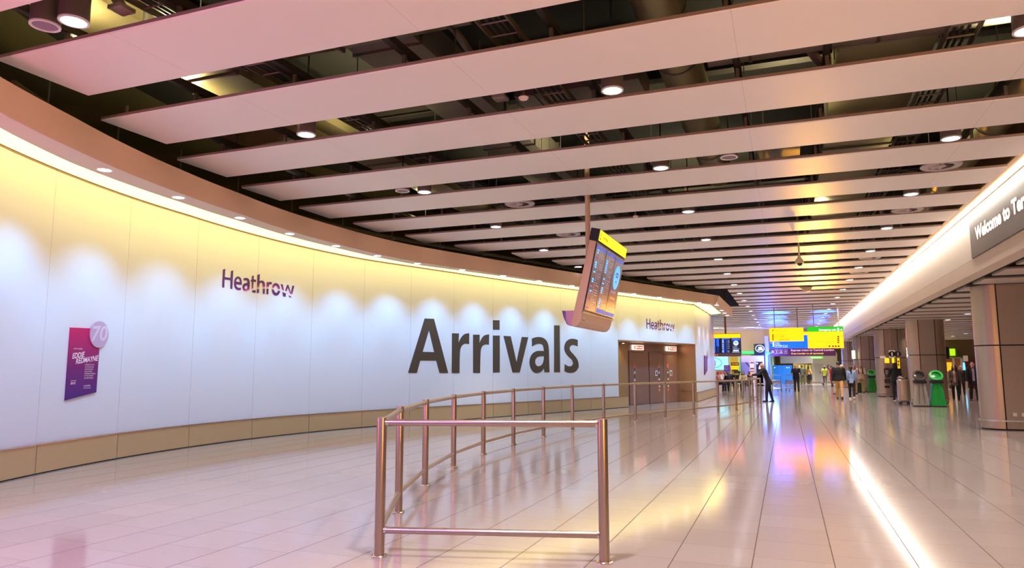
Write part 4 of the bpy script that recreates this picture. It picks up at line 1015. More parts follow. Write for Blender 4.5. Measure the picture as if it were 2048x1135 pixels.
# ================================================================== PEOPLE
def remesh(mb, voxel, smooth=2):
    me = bpy.data.meshes.new('form'); me.from_pydata(mb.v, [], mb.f)
    bm = bmesh.new(); bm.from_mesh(me); bmesh.ops.recalc_face_normals(bm, faces=bm.faces); bm.to_mesh(me); bm.free()
    o = bpy.data.objects.new('form', me); COL.objects.link(o)
    r = o.modifiers.new('r', 'REMESH'); r.mode = 'VOXEL'; r.voxel_size = voxel; r.use_smooth_shade = True
    if smooth: s = o.modifiers.new('s', 'SMOOTH'); s.iterations = smooth; s.factor = 0.5
    dg = bpy.context.evaluated_depsgraph_get(); dg.update()
    out = bpy.data.meshes.new_from_object(o.evaluated_get(dg))
    bpy.data.objects.remove(o); bpy.data.meshes.remove(me)
    return out
def mesh_child(name, me, m, parent):
    me.materials.clear(); me.materials.append(m); me.name = name
    me.polygons.foreach_set('use_smooth', [True]*len(me.polygons))
    o = bpy.data.objects.new(name, me); COL.objects.link(o); o.parent = parent; return o
def limb(mb, pts, rs, n=12):
    for i in range(len(pts)-1): mb.cyl(pts[i], pts[i+1], rs[i], rs[i+1], n=n)
    for p, r in zip(pts, rs): mb.sphere(p, r, n=n, m=8)
def ell_loft(mb, secs, n=20):      # (centre, half width vector, half depth vector)
    mb.loft([[Vector(c) + Vector(a)*math.cos(2*PI*i/n) + Vector(b)*math.sin(2*PI*i/n) for i in range(n)] for c, a, b in secs])
M_SKIN = {'light': mat('light skin', (216, 170, 146), 0.5, noise=0.04), 'tan': mat('tan skin', (176, 128, 100), 0.5, noise=0.04), 'dark': mat('brown skin', (112, 76, 58), 0.5, noise=0.04), 'pink': mat('ruddy skin', (214, 140, 124), 0.5, noise=0.04)}
M_EYE = mat('dark eye', (30, 24, 22), 0.3)
def cloth(rgb): return mat('cloth %d %d %d' % rgb, rgb, 0.85, noise=0.10, nscale=14)
def hairm(rgb): return mat('hair %d %d %d' % rgb, rgb, 0.6, noise=0.2, nscale=40)
def person(label, loc, rz, height=1.74, lean=0.0, legs=((0, 0), (0, 0)), arms=((4, 6, 10), (4, 6, 10)), head=0.0, skin='light', hair=((40, 28, 22), 'short'),
           top=(40, 42, 48), bottom=(40, 40, 44), shoes=(30, 26, 26), shirt=None, coat=0.0, sleeves=True, build=1.0, group=None, fine=0.008, skirt=False, wide_leg=1.0):
    k = height/1.74
    root = thing('person', label, 'person', loc, rz, group)
    S = lambda v: Vector(v)*k
    rad = math.radians
    def pdir(a, out=0.0): return Vector((math.sin(out), math.sin(a)*math.cos(out), -math.cos(a)*math.cos(out)))
    drops = []
    for f, b in legs:
        drops.append(0.43*math.cos(rad(f)) + 0.42*math.cos(rad(f-b)))
    pz = max(drops) + 0.085
    pel = Vector((0, 0, pz)); L = rad(lean)
    up = Vector((0, math.sin(L), math.cos(L))); fw = Vector((0, math.cos(L), -math.sin(L))); rt = Vector((1, 0, 0))
    T = lambda a, y=0.0, x=0.0: pel + up*a + fw*y + rt*x
    leg = []
    for sg, (f, b) in zip((-1, 1), legs):
        h = pel + rt*(0.092*sg) + Vector((0, 0, -0.02)); kn = h + pdir(rad(f), 0.02*sg)*0.43; an = kn + pdir(rad(f-b), 0.01*sg)*0.42; leg.append((h, kn, an, rad(f-b)))
    arm = []
    for sg, (f, o, e) in zip((-1, 1), arms):
        s = T(0.475, -0.005, 0.175*sg*build); el = s + pdir(rad(f), rad(o)*sg)*0.285; d2 = pdir(rad(f+e), rad(o*0.3-(e*0.12 if e > 40 else 0))*sg); w = el + d2*0.25; arm.append((s, el, w, d2))
    nk = T(0.50, -0.01); hl = rad(lean*0.5 - head)
    hup = Vector((0, math.sin(hl), math.cos(hl))); hfw = Vector((0, math.cos(hl), -math.sin(hl))); hc = nk + hup*0.175 + hfw*0.02
    H = lambda x, y, z: hc + rt*x + hfw*y + hup*z
    RH = Matrix((rt, hfw, hup)).transposed()
    # ---- body: one continuous skin
    b = MB()
    ell_loft(b, [(T(a, y), rt*w*build, fw*d) for a, y, w, d in ((-0.10, 0, 0.13, 0.09), (0.0, 0, 0.155, 0.105), (0.16, 0.005, 0.125, 0.088), (0.30, 0.01, 0.145, 0.10), (0.42, 0.0, 0.155, 0.095), (0.50, -0.01, 0.09, 0.06))])
    limb(b, [T(0.46), T(0.54, 0.0), hc - hup*0.06], [0.065, 0.052, 0.055])
    b.sphere(hc, 1, 0.076, 0.096, 0.112, n=16, m=12, R=RH); b.sphere(H(0, 0.028, -0.062), 1, 0.056, 0.066, 0.056, n=14, m=8, R=RH)
    b.sphere(H(0, 0.098, -0.015), 1, 0.013, 0.022, 0.024, n=8, m=6, R=RH)
    for sg in (-1, 1): b.sphere(H(0.077*sg, -0.005, -0.01), 1, 0.012, 0.022, 0.034, n=8, m=6, R=RH)
    b.sphere(H(0, 0.088, -0.058), 1, 0.026, 0.012, 0.010, n=8, m=6, R=RH)
    for (h, kn, an, a2) in leg:
        limb(b, [h, kn, an], [0.082, 0.052, 0.036]); ft = Vector((0, math.cos(a2*0.6), math.sin(a2*0.6) if a2 < -0.2 else 0))
        limb(b, [an, an + Vector((0, 0.03, -0.04)), an + ft*0.12 + Vector((0, 0, -0.05))], [0.036, 0.035, 0.026])
    for sg, (s, el, w, d2) in zip((-1, 1), arm):
        limb(b, [T(0.44, 0, 0.1*sg), s, el, w], [0.06, 0.052, 0.040, 0.027])
        side = rt*(-sg) if abs(d2.x) < 0.8 else fw
        nrm = d2.cross(side).normalized(); side = nrm.cross(d2).normalized()
        # palm then five fingers, slightly curled
        across = nrm; palm = w + d2*0.05
        R = Matrix((side, across, d2)).transposed(); b.sphere(palm, 1, 0.018, 0.041, 0.052, n=10, m=8, R=R)
        for j, (o, ln) in enumerate(((-0.030, 0.062), (-0.010, 0.078), (0.010, 0.074), (0.029, 0.056))):
            p0 = palm + d2*0.03 + across*o; p1 = p0 + d2*ln*0.55 + side*0.006; p2 = p1 + (d2*0.8 + side*0.6).normalized()*ln*0.5
            limb(b, [p0, p1, p2], [0.0105, 0.0100, 0.0090], n=8)
        p0 = palm - d2*0.02 - across*0.034; p1 = p0 - across*0.022 + d2*0.03 + side*0.01; limb(b, [p0, p1, p1 + d2*0.03 + side*0.012], [0.014, 0.0115, 0.0098], n=8)
    scl = lambda mb: setattr(mb, 'v', [tuple(Vector(p)*k) for p in mb.v])
    scl(b); mesh_child('body', remesh(b, fine*k, 1), M_SKIN[skin], root)
    e = MB()
    for sg in (-1, 1): e.sphere(H(0.031*sg, 0.086, 0.012), 1, 0.012, 0.010, 0.009, n=8, m=6, R=RH)
    scl(e); e.build('eyes', M_EYE, root, local=True)
    # ---- trousers
    t = MB()
    ell_loft(t, [(T(a, 0), rt*w*build, fw*d) for a, w, d in ((-0.11, 0.12, 0.10), (-0.04, 0.172, 0.125), (0.06, 0.165, 0.118), (0.10, 0.15, 0.108))])
    for (h, kn, an, a2) in leg:
        wl = wide_leg
        limb(t, [h, kn, an + (kn-an).normalized()*0.02], [0.100*wl, 0.072*wl, 0.055*wl])
    if skirt: ell_loft(t, [(T(-a, 0), rt*w, fw*d) for a, w, d in ((0.0, 0.17, 0.12), (0.25, 0.2, 0.17), (0.45, 0.22, 0.2))])
    scl(t); mesh_child('trousers', remesh(t, 0.014*k, 3), cloth(bottom), root)
    # ---- top
    t = MB()
    hem = -0.10 - coat
    secs = [(T(hem*1.0, 0, 0), rt*(0.185+coat*0.10)*build, fw*(0.13+coat*0.12))]
    if coat > 0.2: secs.append((T(hem*0.5), rt*0.185*build, fw*0.135))
    secs += [(T(a, y), rt*w*build, fw*d) for a, y, w, d in ((0.0, 0, 0.178, 0.125), (0.16, 0.005, 0.152, 0.11), (0.30, 0.01, 0.172, 0.122), (0.41, 0.0, 0.178, 0.112), (0.475, -0.005, 0.13, 0.085), (0.53, -0.01, 0.07, 0.066))]
    if coat > 0.2 and abs(lean) > 5: secs = [(pel + Vector((0, 0, hem)), rt*0.2*build, Vector((0, 1, 0))*0.16)] + secs[2:]
    ell_loft(t, secs)
    for sg, (s, el, w, d2) in zip((-1, 1), arm):
        if sleeves: limb(t, [T(0.43, 0, 0.11*sg), s, el, w + d2*0.01], [0.075, 0.074, 0.060, 0.046])
        else: limb(t, [T(0.43, 0, 0.11*sg), s, s + (el-s)*0.75], [0.072, 0.070, 0.062])
    scl(t); jk = mesh_child('jacket' if sleeves else 'shirt', remesh(t, 0.014*k, 3), cloth(top), root)
    if shirt:
        t = MB(); ell_loft(t, [(T(a, y), rt*w, fw*d) for a, y, w, d in ((-0.06, 0.108, 0.058, 0.028), (0.16, 0.098, 0.052, 0.028), (0.30, 0.112, 0.058, 0.026), (0.42, 0.098, 0.052, 0.026), (0.50, 0.05, 0.04, 0.03))])
        scl(t); mesh_child('shirt_front', remesh(t, 0.012*k, 1), cloth(shirt), root)
    # ---- shoes
    for (h, kn, an, a2) in leg:
        s_ = MB(); tilt = min(0.0, a2)*0.9; R = Matrix.Rotation(tilt, 3, 'X'); c = an + R @ Vector((0, 0.045, -0.045))
        s_.sphere(c, 1, 0.048, 0.135, 0.045, n=14, m=8, R=R); s_.sphere(an + Vector((0, -0.005, -0.015)), 1, 0.05, 0.058, 0.05, n=12, m=8)
        s_.v = [(x, y, max(z, 0.003) if tilt > -0.25 else z) for x, y, z in s_.v]
        scl(s_); s_.build('shoe', cloth(shoes), root, local=True)
    # ---- hair
    col, style = hair
    if style != 'none':
        hm = MB()
        if style == 'bald': hm.sphere(H(0, -0.035, -0.005), 1, 0.081, 0.078, 0.075, n=16, m=10, R=RH)
        else: hm.sphere(H(0, -0.020, 0.030), 1, 0.086, 0.098, 0.100, n=16, m=10, R=RH)
        if style == 'long':
            ell_loft(hm, [(H(0, -0.04, 0.03), rt*0.085, hfw*0.07), (H(0, -0.06, -0.10), rt*0.105, hfw*0.06), (H(0, -0.085, -0.24), rt*0.115, hfw*0.05), (H(0, -0.10, -0.36), rt*0.08, hfw*0.03)])
            for sg in (-1, 1): limb(hm, [H(0.075*sg, 0.02, 0.03), H(0.09*sg, 0.02, -0.10), H(0.10*sg, 0.03, -0.24)], [0.03, 0.035, 0.026])
        if style == 'ponytail': limb(hm, [H(0, -0.09, 0.05), H(0, -0.135, -0.02), H(0.01, -0.13, -0.18), H(0.02, -0.12, -0.30)], [0.04, 0.045, 0.04, 0.015])
        if style == 'bob': ell_loft(hm, [(H(0, -0.02, 0.05), rt*0.086, hfw*0.09), (H(0, -0.03, -0.08), rt*0.098, hfw*0.075), (H(0, -0.03, -0.13), rt*0.085, hfw*0.06)])
        if style == 'hood': ell_loft(hm, [(H(0, -0.03, 0.12), rt*0.04, hfw*0.05), (H(0, -0.025, 0.04), rt*0.105, hfw*0.115), (H(0, -0.04, -0.08), rt*0.11, hfw*0.105), (H(0, -0.03, -0.18), rt*0.12, hfw*0.10)])
        scl(hm); mesh_child('hood' if style == 'hood' else 'hair', remesh(hm, 0.010*k, 2), hairm(col) if style != 'hood' else cloth(col), root)
    return root, dict(T=lambda *a: root.matrix_world, arm=arm, k=k, hc=hc, pel=pel, Tl=lambda a, y=0, x=0: T(a, y, x)*k, W=[a[2]*k for a in arm])
def ground(px, py, dy=0): p = atz(px, py, 0); return (p.x, p.y+dy, 0.0)
D = math.radians
TAN = (206, 158, 96)
# -- man leaning on the end of the railing, facing left across the hall
p, inf = person('white haired person in a dark suit leaning on the far end of the railing', (-0.80, 34.1, 0), D(90), 1.80, lean=19, legs=((9, 6), (-8, 4)), arms=((46, 4, 38), (50, 6, 32)),
       head=-4, skin='pink', hair=((206, 200, 196), 'bald'), top=(28, 30, 44), bottom=(34, 36, 46), shoes=(22, 20, 20), shirt=(220, 214, 214), coat=0.12, build=1.2)
person('person in a black jacket and trousers with head bowed beside the baggage trolleys', ground(1594, 783.5), D(175), 1.78, lean=6, legs=((3, 2), (-3, 2)), arms=((18, 14, 70), (22, 10, 66)), head=-14, skin='light',
       hair=((214, 206, 198), 'bald'), top=(26, 26, 30), bottom=(38, 36, 46), shoes=(20, 20, 22), build=1.1)
person('person in a black jacket and tan trousers walking away down the hall', ground(1680, 797.5), D(-4), 1.86, legs=((14, 4), (-16, 10)), arms=((-6, 9, 14), (10, 9, 14)), hair=((44, 40, 40), 'short'), skin='light', top=(26, 25, 28), bottom=TAN,
       shoes=(112, 70, 44), build=1.22)
person('person with a black ponytail in a pale blue top and black leggings walking away', ground(1705, 797.5), D(-8), 1.62, legs=((8, 4), (-12, 12)), arms=((-8, 12, 20), (10, 12, 26)), hair=((18, 16, 20), 'ponytail'), skin='tan', top=(138, 160, 204),
       bottom=(24, 22, 28), shoes=(238, 236, 236), build=0.92)
person('person in brown striding left behind the black jacketed walker', ground(1686, 788.5), D(70), 1.78, legs=((26, 6), (-30, 28)), arms=((-16, 6, 20), (18, 6, 20)), hair=((196, 176, 150), 'short'), skin='tan', top=(150, 106, 70), bottom=(168, 122, 76), shoes=(84, 58, 40))
person('person in a long bright red coat standing far down the hall', ground(1664.5, 772), D(-60), 1.72, legs=((4, 2), (-4, 2)), arms=((6, 7, 20), (6, 7, 12)), hair=((120, 88, 66), 'short'), skin='light', top=(206, 26, 28), bottom=(120, 60, 50), coat=0.32)
person('person in a yellow high visibility vest walking by the white partition', ground(1650.5, 768), D(-10), 1.72, legs=((10, 4), (-10, 8)), arms=((-6, 10, 12), (8, 10, 12)), hair=((20, 18, 18), 'short'), skin='dark', top=(196, 196, 52), bottom=(88, 56, 40), sleeves=False, shoes=(30, 26, 26), coat=0.03)
p_tan, inf = person('person in tan clothes with backpack straps looking down by the green bin', ground(1724, 785), D(172), 1.76, legs=((2, 1), (-2, 2)), arms=((22, 10, 72), (24, 10, 66)), head=-10, skin='tan', hair=((150, 112, 84), 'bald'), top=(198, 166, 132), bottom=(164, 136, 82), shoes=(60, 48, 36), build=1.08)
for sg in (-1, 1):
    m = MB(); T = inf['Tl']; m.tube([T(0.20, 0.13, 0.10*sg), T(0.34, 0.14, 0.11*sg), T(0.46, 0.10, 0.115*sg), T(0.52, 0.0, 0.11*sg), T(0.45, -0.13, 0.10*sg)], 0.022, n=8); m.build('backpack_strap', cloth((46, 30, 30)), p_tan, local=True)
m = MB(); m.rbox(inf['Tl'](0.27, -0.21), (0.30, 0.16, 0.44), 0.05); m.build('backpack', cloth((46, 34, 32)), p_tan, local=True)
person('red haired person half hidden behind the ponytailed walker', ground(1710.5, 787), D(150), 1.68, legs=((4, 2), (-4, 2)), arms=((8, 8, 30), (12, 8, 60)), hair=((140, 52, 40), 'bob'), skin='tan', top=(150, 132, 120), bottom=(160, 128, 74), build=0.95)
person('person in camouflage green at the far corridor mouth', ground(1606, 768.5), D(10), 1.76, legs=((4, 2), (-4, 2)), arms=((6, 9, 20), (6, 9, 30)), hair=((40, 32, 24), 'short'), skin='tan', top=(88, 84, 54), bottom=(76, 74, 50), build=1.15)
p_or, inf = person('person in an orange top with a black bag at the far corridor mouth', ground(1618, 767.5), D(-20), 1.68, legs=((6, 3), (-6, 3)), arms=((6, 9, 20), (6, 9, 30)), hair=((28, 22, 20), 'bob'), skin='tan', top=(190, 136, 74), bottom=(34, 32, 34))
m = MB(); m.rbox(inf['Tl'](-0.22, -0.10, 0.18), (0.36, 0.22, 0.52), 0.06); m.build('shoulder_bag', cloth((26, 26, 30)), p_or, local=True)
person('person in a dark hooded top standing at the pay phones behind the steel cart', (4.75, 37.6, 0), D(10), 1.76, legs=((2, 1), (-2, 1)), arms=((24, 12, 60), (24, 12, 60)), hair=((24, 24, 28), 'hood'), skin='tan', top=(24, 24, 28), bottom=(36, 36, 44), build=1.1)
person('person with long dark hair in a grey cardigan walking toward the green bin', ground(1913, 800), D(168), 1.68, legs=((8, 4), (-8, 8)), arms=((-4, 12, 14), (6, 12, 14)), hair=((46, 28, 24), 'long'), skin='tan', top=(98, 84, 80), shirt=(206, 160, 150), bottom=(22, 20, 24), shoes=(26, 22, 24), coat=0.12, build=0.95)
person('fair haired person in a dark coat walking behind the cardigan wearer', ground(1925, 790), D(172), 1.66, legs=((8, 4), (-8, 8)), arms=((-4, 9, 14), (6, 9, 14)), hair=((196, 156, 110), 'bob'), skin='light', top=(56, 50, 52), bottom=(30, 28, 32), coat=0.10)
person('person in a dark open suit and lilac shirt walking beside the nearest column', ground(1950, 801), D(176), 1.82, legs=((10, 4), (-10, 8)), arms=((-8, 12, 10), (8, 10, 10)), hair=((36, 26, 24), 'short'), skin='light', top=(34, 30, 38), shirt=(190, 172, 206), bottom=(38, 34, 42), shoes=(28, 24, 26), coat=0.1, build=1.1)

# -- people sitting in the seating area beyond the wall
SIT = ((84, 86), (84, 86))
seated = [
 (1434.5, 782, -100, (180, 60, 48), 'bob', (200, 140, 120), 'light', 'seated person with bright red hair nearest the white return wall'),
 (1448.5, 781, -150, (34, 26, 24), 'short', (214, 206, 204), 'tan', 'seated person in a white top below the purple sign'),
 (1458, 783.5, 20, (120, 96, 110), 'bob', (40, 36, 44), 'light', 'seated person with mauve hair left of the yellow kiosk'),
 (1467, 776.5, 170, (26, 22, 22), 'short', (34, 32, 36), 'tan', 'seated person in black directly below the yellow kiosk'),
 (1480, 777.5, 10, (24, 20, 22), 'short', (44, 40, 46), 'dark', 'seated person in black below the green light strip'),
 (1488, 783, 175, (30, 24, 24), 'bob', (206, 190, 120), 'tan', 'seated person in a pale yellow jacket under the lilac poster'),
 (1499, 781, -160, (96, 60, 48), 'short', (40, 36, 42), 'dark', 'seated person in dark clothes beside the stack of white leaflets'),
]
SEATS = []
for px, py, ang, hc_, hs, tc_, sk, lab in seated:
    g_ = ground(px, py-1)
    person(lab, g_, D(ang), 1.70, lean=8, legs=SIT, arms=((28, 8, 58), (30, 8, 52)), hair=(hc_, hs), skin=sk, top=tc_, bottom=(34, 32, 38), fine=0.011)
    SEATS.append((g_, ang))
# ================================================================== HANGING DIRECTION SIGNS
M_SYEL = mat('lit yellow sign face', (60, 50, 10), 0.4, emit=(255, 134, 0), es=3.0)
M_SBLU = mat('lit blue sign face', (10, 20, 60), 0.4, emit=(0, 62, 255), es=3.4)
M_SGRN = mat('lit green sign face', (10, 40, 10), 0.4, emit=(10, 168, 24), es=1.3)
M_SWHT = mat('lit white lettering', (120, 120, 120), 0.4, emit=(250, 250, 255), es=1.2)
M_SBLK = mat('black sign lettering', (40, 34, 10), 0.5)
M_SOLV = mat('faded dark sign lettering', (150, 120, 10), 0.5, emit=(200, 110, 0), es=1.8)
M_CASE = mat('grey sign case', (168, 152, 138), 0.5, metal=0.3)
UX, UZ = Vector((1, 0, 0)), Vector((0, 0, 1))
def rect(mb, x0, y0, x1, y1, Y, off=0.0, depth=None, mi=0):
    a, b = at(x0, y0, Y), at(x1, y1, Y)
    if depth is None:
        y = Y-off; mb.quad((a.x, y, b.z), (b.x, y, b.z), (b.x, y, a.z), (a.x, y, a.z), mi)
    else: mb.bx(a.x, b.x, Y-off, Y-off+depth, b.z, a.z, mi)
def stext(mb, s, x, y, h, Y, off, w=None, bold=0.02, mi=0):     # baseline left at the photo point, cap height in photo px
    p = at(x, y, Y); q = at(x, y-h, Y); ww = None if w is None else (at(x+w, y, Y).x-p.x)
    fit_text(mb, s, (p.x, Y-off, p.z), UX, UZ, w=ww, h=q.z-p.z, bold=bold, mi=mi)
def poles(root, xs, Y, z0, r=0.025):
    for x in xs:
        m = MB(); m.cyl((x, Y+0.06, z0), (x, Y+0.06, 6.5), r, n=10); m.build('hanging_rod', M_CASE, root)
# left: yellow over blue
Y = 42.5
A = at(1538, 655.6, Y); B = at(1615.5, 695.7, Y); C = at(1608, 682, Y)
root = thing('direction_sign', 'hanging yellow and blue direction sign for trains and terminals', 'sign', ((A.x+B.x)/2, Y, B.z))
m = MB(); m.bx(A.x, C.x, Y, Y+0.14, C.z, A.z); m.bx(A.x, B.x, Y, Y+0.14, B.z, C.z); m.build('case', M_CASE, root, smooth=False)
m = MB(); rect(m, 1538.4, 656, 1607.8, 681.8, Y, 0.01); fy = m.build('yellow_face', M_SYEL, root, smooth=False, fix=False)
m = MB(); rect(m, 1539.2, 682.2, 1615.3, 695.5, Y, 0.01); fb = m.build('blue_face', M_SBLU, root, smooth=False, fix=False)
m = MB()
for y_ in (660.4, 669, 671.5, 674, 676.5, 679): rect(m, 1544.6, y_-1.1, 1547.2, y_+1.0, Y, 0.015)
stext(m, 'USA', 1563, 673, 1.5, Y, 0.015, 5); stext(m, 'WAGAMAMA FOOD & DRINK', 1557, 680, 1.4, Y, 0.015, 22)
m.build('icons', M_SBLK, fy, smooth=False, fix=False)
m = MB()
for s_, y_, w_ in (('Underground', 659.5, 13), ('Heathrow Express Trains', 662.5, 26), ('Car parks', 667.5, 12), ('Central bus station', 670.5, 22), ('Hotels and Toilets', 673, 14), ('Terminal 1 and buses', 676.5, 30), ('Food', 680, 7)): stext(m, s_, 1549.5, y_, 1.5, Y, 0.014, w_, 0.0)
stext(m, '^', 1540.5, 661, 2, Y, 0.014, 2); stext(m, '<', 1540.5, 668, 2, Y, 0.014, 2)
m.build('text_lines', M_SOLV, fy, smooth=False, fix=False)
m = MB()
stext(m, 'Trains', 1550, 686.2, 2.0, Y, 0.015, 9); stext(m, 'to London', 1550, 688.6, 1.4, Y, 0.015, 11); stext(m, 'Terminals 2, 3, 5', 1550, 691.6, 2.0, Y, 0.015, 25); stext(m, 'Free train transfer', 1550, 694.2, 1.3, Y, 0.015, 26)
rect(m, 1545.2, 683.6, 1548.6, 692.6, Y, 0.015); stext(m, '^', 1541.4, 687, 2.4, Y, 0.015, 2.4)
m.build('text_lines', M_SWHT, fb, smooth=False, fix=False)
poles(root, (atz(1547.6, 616, Z_CEIL).x, atz(1594, 613, Z_CEIL).x), Y, A.z-0.05)
# right: emergency exit
Y = 40.6
A = at(1614, 653.2, Y); B = at(1688.3, 695.6, Y)
root = thing('direction_sign', 'hanging yellow sign with a green Emergency exit header', 'sign', ((A.x+B.x)/2, Y, B.z))
m = MB(); m.bx(A.x, B.x, Y, Y+0.14, B.z, A.z); m.build('case', M_CASE, root, smooth=False)
m = MB(); rect(m, 1614.4, 653.6, 1686.6, 663, Y, 0.01); fg = m.build('green_face', M_SGRN, root, smooth=False, fix=False)
m = MB(); rect(m, 1614.6, 663.2, 1688, 695.4, Y, 0.01); fy = m.build('yellow_face', M_SYEL, root, smooth=False, fix=False)
m = MB(); stext(m, 'Emergency exit', 1638, 661.0, 3.6, Y, 0.015, 34, 0.03)
rect(m, 1674, 655.4, 1678.4, 661.6, Y, 0.014); rect(m, 1680, 658.4, 1683.5, 659.4, Y, 0.014)
a_ = at(1684.8, 658.9, Y); q1 = at(1682.6, 656.6, Y); q2 = at(1682.6, 661.2, Y); m.add([(a_.x, Y-0.014, a_.z), (q1.x, Y-0.014, q1.z), (q2.x, Y-0.014, q2.z)], [(0, 1, 2)])
m.build('lettering', M_SWHT, fg, smooth=False, fix=False)
m = MB(); c_ = at(1676.2, 656.6, Y); m.cyl((c_.x, Y-0.018, c_.z), (c_.x, Y-0.020, c_.z), 0.018, n=12); rect(m, 1675.6, 657.4, 1677, 659.6, Y, 0.018); rect(m, 1675, 659.6, 1675.7, 661.4, Y, 0.018); rect(m, 1676.8, 659.4, 1677.9, 660.2, Y, 0.018)
m.build('running_figure', M_SGRN, fg, smooth=False, fix=False)
m = MB()
for y_ in (673, 677, 680.5, 684.5): rect(m, 1674.6, y_-1.4, 1678.4, y_+1.2, Y, 0.015)
for x_ in (1659, 1666, 1671.5, 1677.3):
    c_ = at(x_, 691.8, Y); m.cyl((c_.x, Y-0.012, c_.z), (c_.x, Y-0.016, c_.z), 0.045, n=16)
stext(m, '>', 1683, 673, 2.4, Y, 0.015, 2.6)
m.build('icons', M_SBLK, fy, smooth=False, fix=False)
m = MB()
for s_, x_, y_, w_ in (('Car parks', 1664, 673, 8), ('Hotels and T', 1660, 677, 12), ('Central bus and coach station', 1631, 683, 42), ('Meeting point', 1653, 686.5, 20), ('Toilets', 1650, 692.5, 6)): stext(m, s_, x_, y_, 1.6, Y, 0.014, w_, 0.0)
m.build('text_lines', M_SOLV, fy, smooth=False, fix=False)
poles(root, (atz(1623, 613, Z_CEIL).x, 2.66), Y, A.z-0.05)
# third sign in the gap behind
Y = 44.2
A = at(1600, 663, Y); B = at(1622, 696, Y)
root = thing('direction_sign', 'blue sign with a yellow band seen in the gap between the two hanging signs', 'sign', ((A.x+B.x)/2, Y, B.z))
m = MB(); m.bx(A.x, B.x, Y, Y+0.14, B.z, A.z); m.build('case', M_CASE, root, smooth=False)
m = MB(); rect(m, 1600.3, 669.5, 1621.8, 695.8, Y, 0.01); f_ = m.build('blue_face', M_SBLU, root, smooth=False, fix=False)
m = MB(); rect(m, 1600.3, 663.2, 1621.8, 669.3, Y, 0.01); m.build('yellow_band', M_SYEL, root, smooth=False, fix=False)
m = MB(); rect(m, 1609, 681.5, 1614, 688, Y, 0.015); m.build('symbol', M_SWHT, f_, smooth=False, fix=False)
poles(root, (at(1594.5, 640, Y+0.06).x,), Y, A.z-0.05); m = MB(); m.bx(at(1594.5, 640, Y).x-0.03, A.x+0.2, Y+0.03, Y+0.09, A.z-0.12, A.z-0.04); m.build('arm', M_CASE, root, smooth=False)
# purple banner across the corridor mouth
Y = 65.6
A = at(1541, 696, Y); B = at(1672, 711, Y)
root = thing('train_banner', 'long purple banner advertising Express trains to Central London', 'banner', ((A.x+B.x)/2, Y, B.z))
m = MB(); m.bx(A.x, B.x, Y, Y+0.12, B.z, A.z); m.build('board', mat('deep plum banner', (84, 28, 66), 0.5, noise=0.08, nscale=1.0, emit=(90, 24, 70), es=0.35), root, smooth=False)
m = MB(); stext(m, 'Express trains to Central London', 1582, 701.6, 3.6, Y, 0.01, 86, 0.03); m.build('lettering', mat('pink white lettering', (236, 200, 206), 0.5, emit=(240, 190, 200), es=0.5), root, smooth=False, fix=False)
m = MB(); stext(m, 'Free transfer to all terminals', 1583, 708.0, 3.0, Y, 0.01, 64, 0.03); m.build('lettering', mat('gold lettering', (240, 190, 90), 0.5, emit=(245, 190, 70), es=0.6), root, smooth=False, fix=False)
m = MB()
for x_ in (1549.6, 1558.3, 1567.8):
    for (xa, ya, xb, yb) in ((0, 0, 7.4, 0.5), (0, 6.8, 7.4, 7.3), (0, 0, 0.5, 7.3), (6.9, 0, 7.4, 7.3)): rect(m, x_+xa, 699.2+ya, x_+xb, 699.2+yb, Y, 0.01)
rect(m, 1552.7, 701, 1554, 705, Y, 0.01); rect(m, 1561.5, 701, 1562.8, 703.8, Y, 0.01); rect(m, 1560.5, 703, 1564, 704.6, Y, 0.01); rect(m, 1569.4, 702.4, 1573.6, 703.6, Y, 0.01)
for y_ in (703, 706):
    for sg in (-1, 1):
        a_ = at(1545.3, y_-3, Y); b_ = at(1545.3+sg*2.6, y_, Y); m.tube([(a_.x, Y-0.012, a_.z), (b_.x, Y-0.012, b_.z)], 0.022, n=5)
m.build('pictograms', mat('pale pictogram line', (214, 190, 214), 0.5, emit=(210, 190, 214), es=0.5), root, smooth=False, fix=False)
for x_ in (A.x+0.3, B.x-0.3):
    m = MB(); m.cyl((x_, Y+0.06, A.z), (x_, Y+0.06, 4.9), 0.02, n=8); m.build('hanging_rod', M_CASE, root)

# ================================================================== SECOND FLIGHT BOARD (far left)
Y = 44.0
A = at(1408, 667.5, Y); B = at(1481.6, 712.0, Y)
root = thing('flight_board', 'far flight board with blue screens and a yellow header above the seating area', 'flight board', ((A.x+B.x)/2, Y, B.z))
m = MB(); rect(m, 1408, 667.3, 1482.6, 706, Y, 0, 0.2); m.build('casing', M_BLACK, root, smooth=False)
m = MB(); rect(m, 1408.6, 668.2, 1481, 675.0, Y, 0.01); m.build('header_face', M_SYEL, root, smooth=False, fix=False)
m = MB(); rect(m, 1408, 706, 1482.8, 712, Y, 0.02, 0.24); ft = m.build('foot_casing', mat('mauve casing', (140, 112, 132), 0.45, noise=0.04), root, smooth=False)
m = MB()
for x_ in (1431, 1434.8): c_ = at(x_, 709.4, Y); m.cyl((c_.x, Y-0.03, c_.z), (c_.x, Y-0.035, c_.z), 0.03, n=10)
m.build('indicator_lamps', glow('salmon lamp', (255, 110, 90), 1.2), ft, smooth=False)
M_NAVY = mat('navy screen', (12, 18, 40), 0.3, emit=(8, 22, 66), es=0.8); M_B2 = mat('screen blue column', (10, 30, 80), 0.3, emit=(30, 90, 230), es=1.1); M_B3 = mat('screen white marks', (80, 80, 90), 0.3, emit=(200, 220, 255), es=1.0)
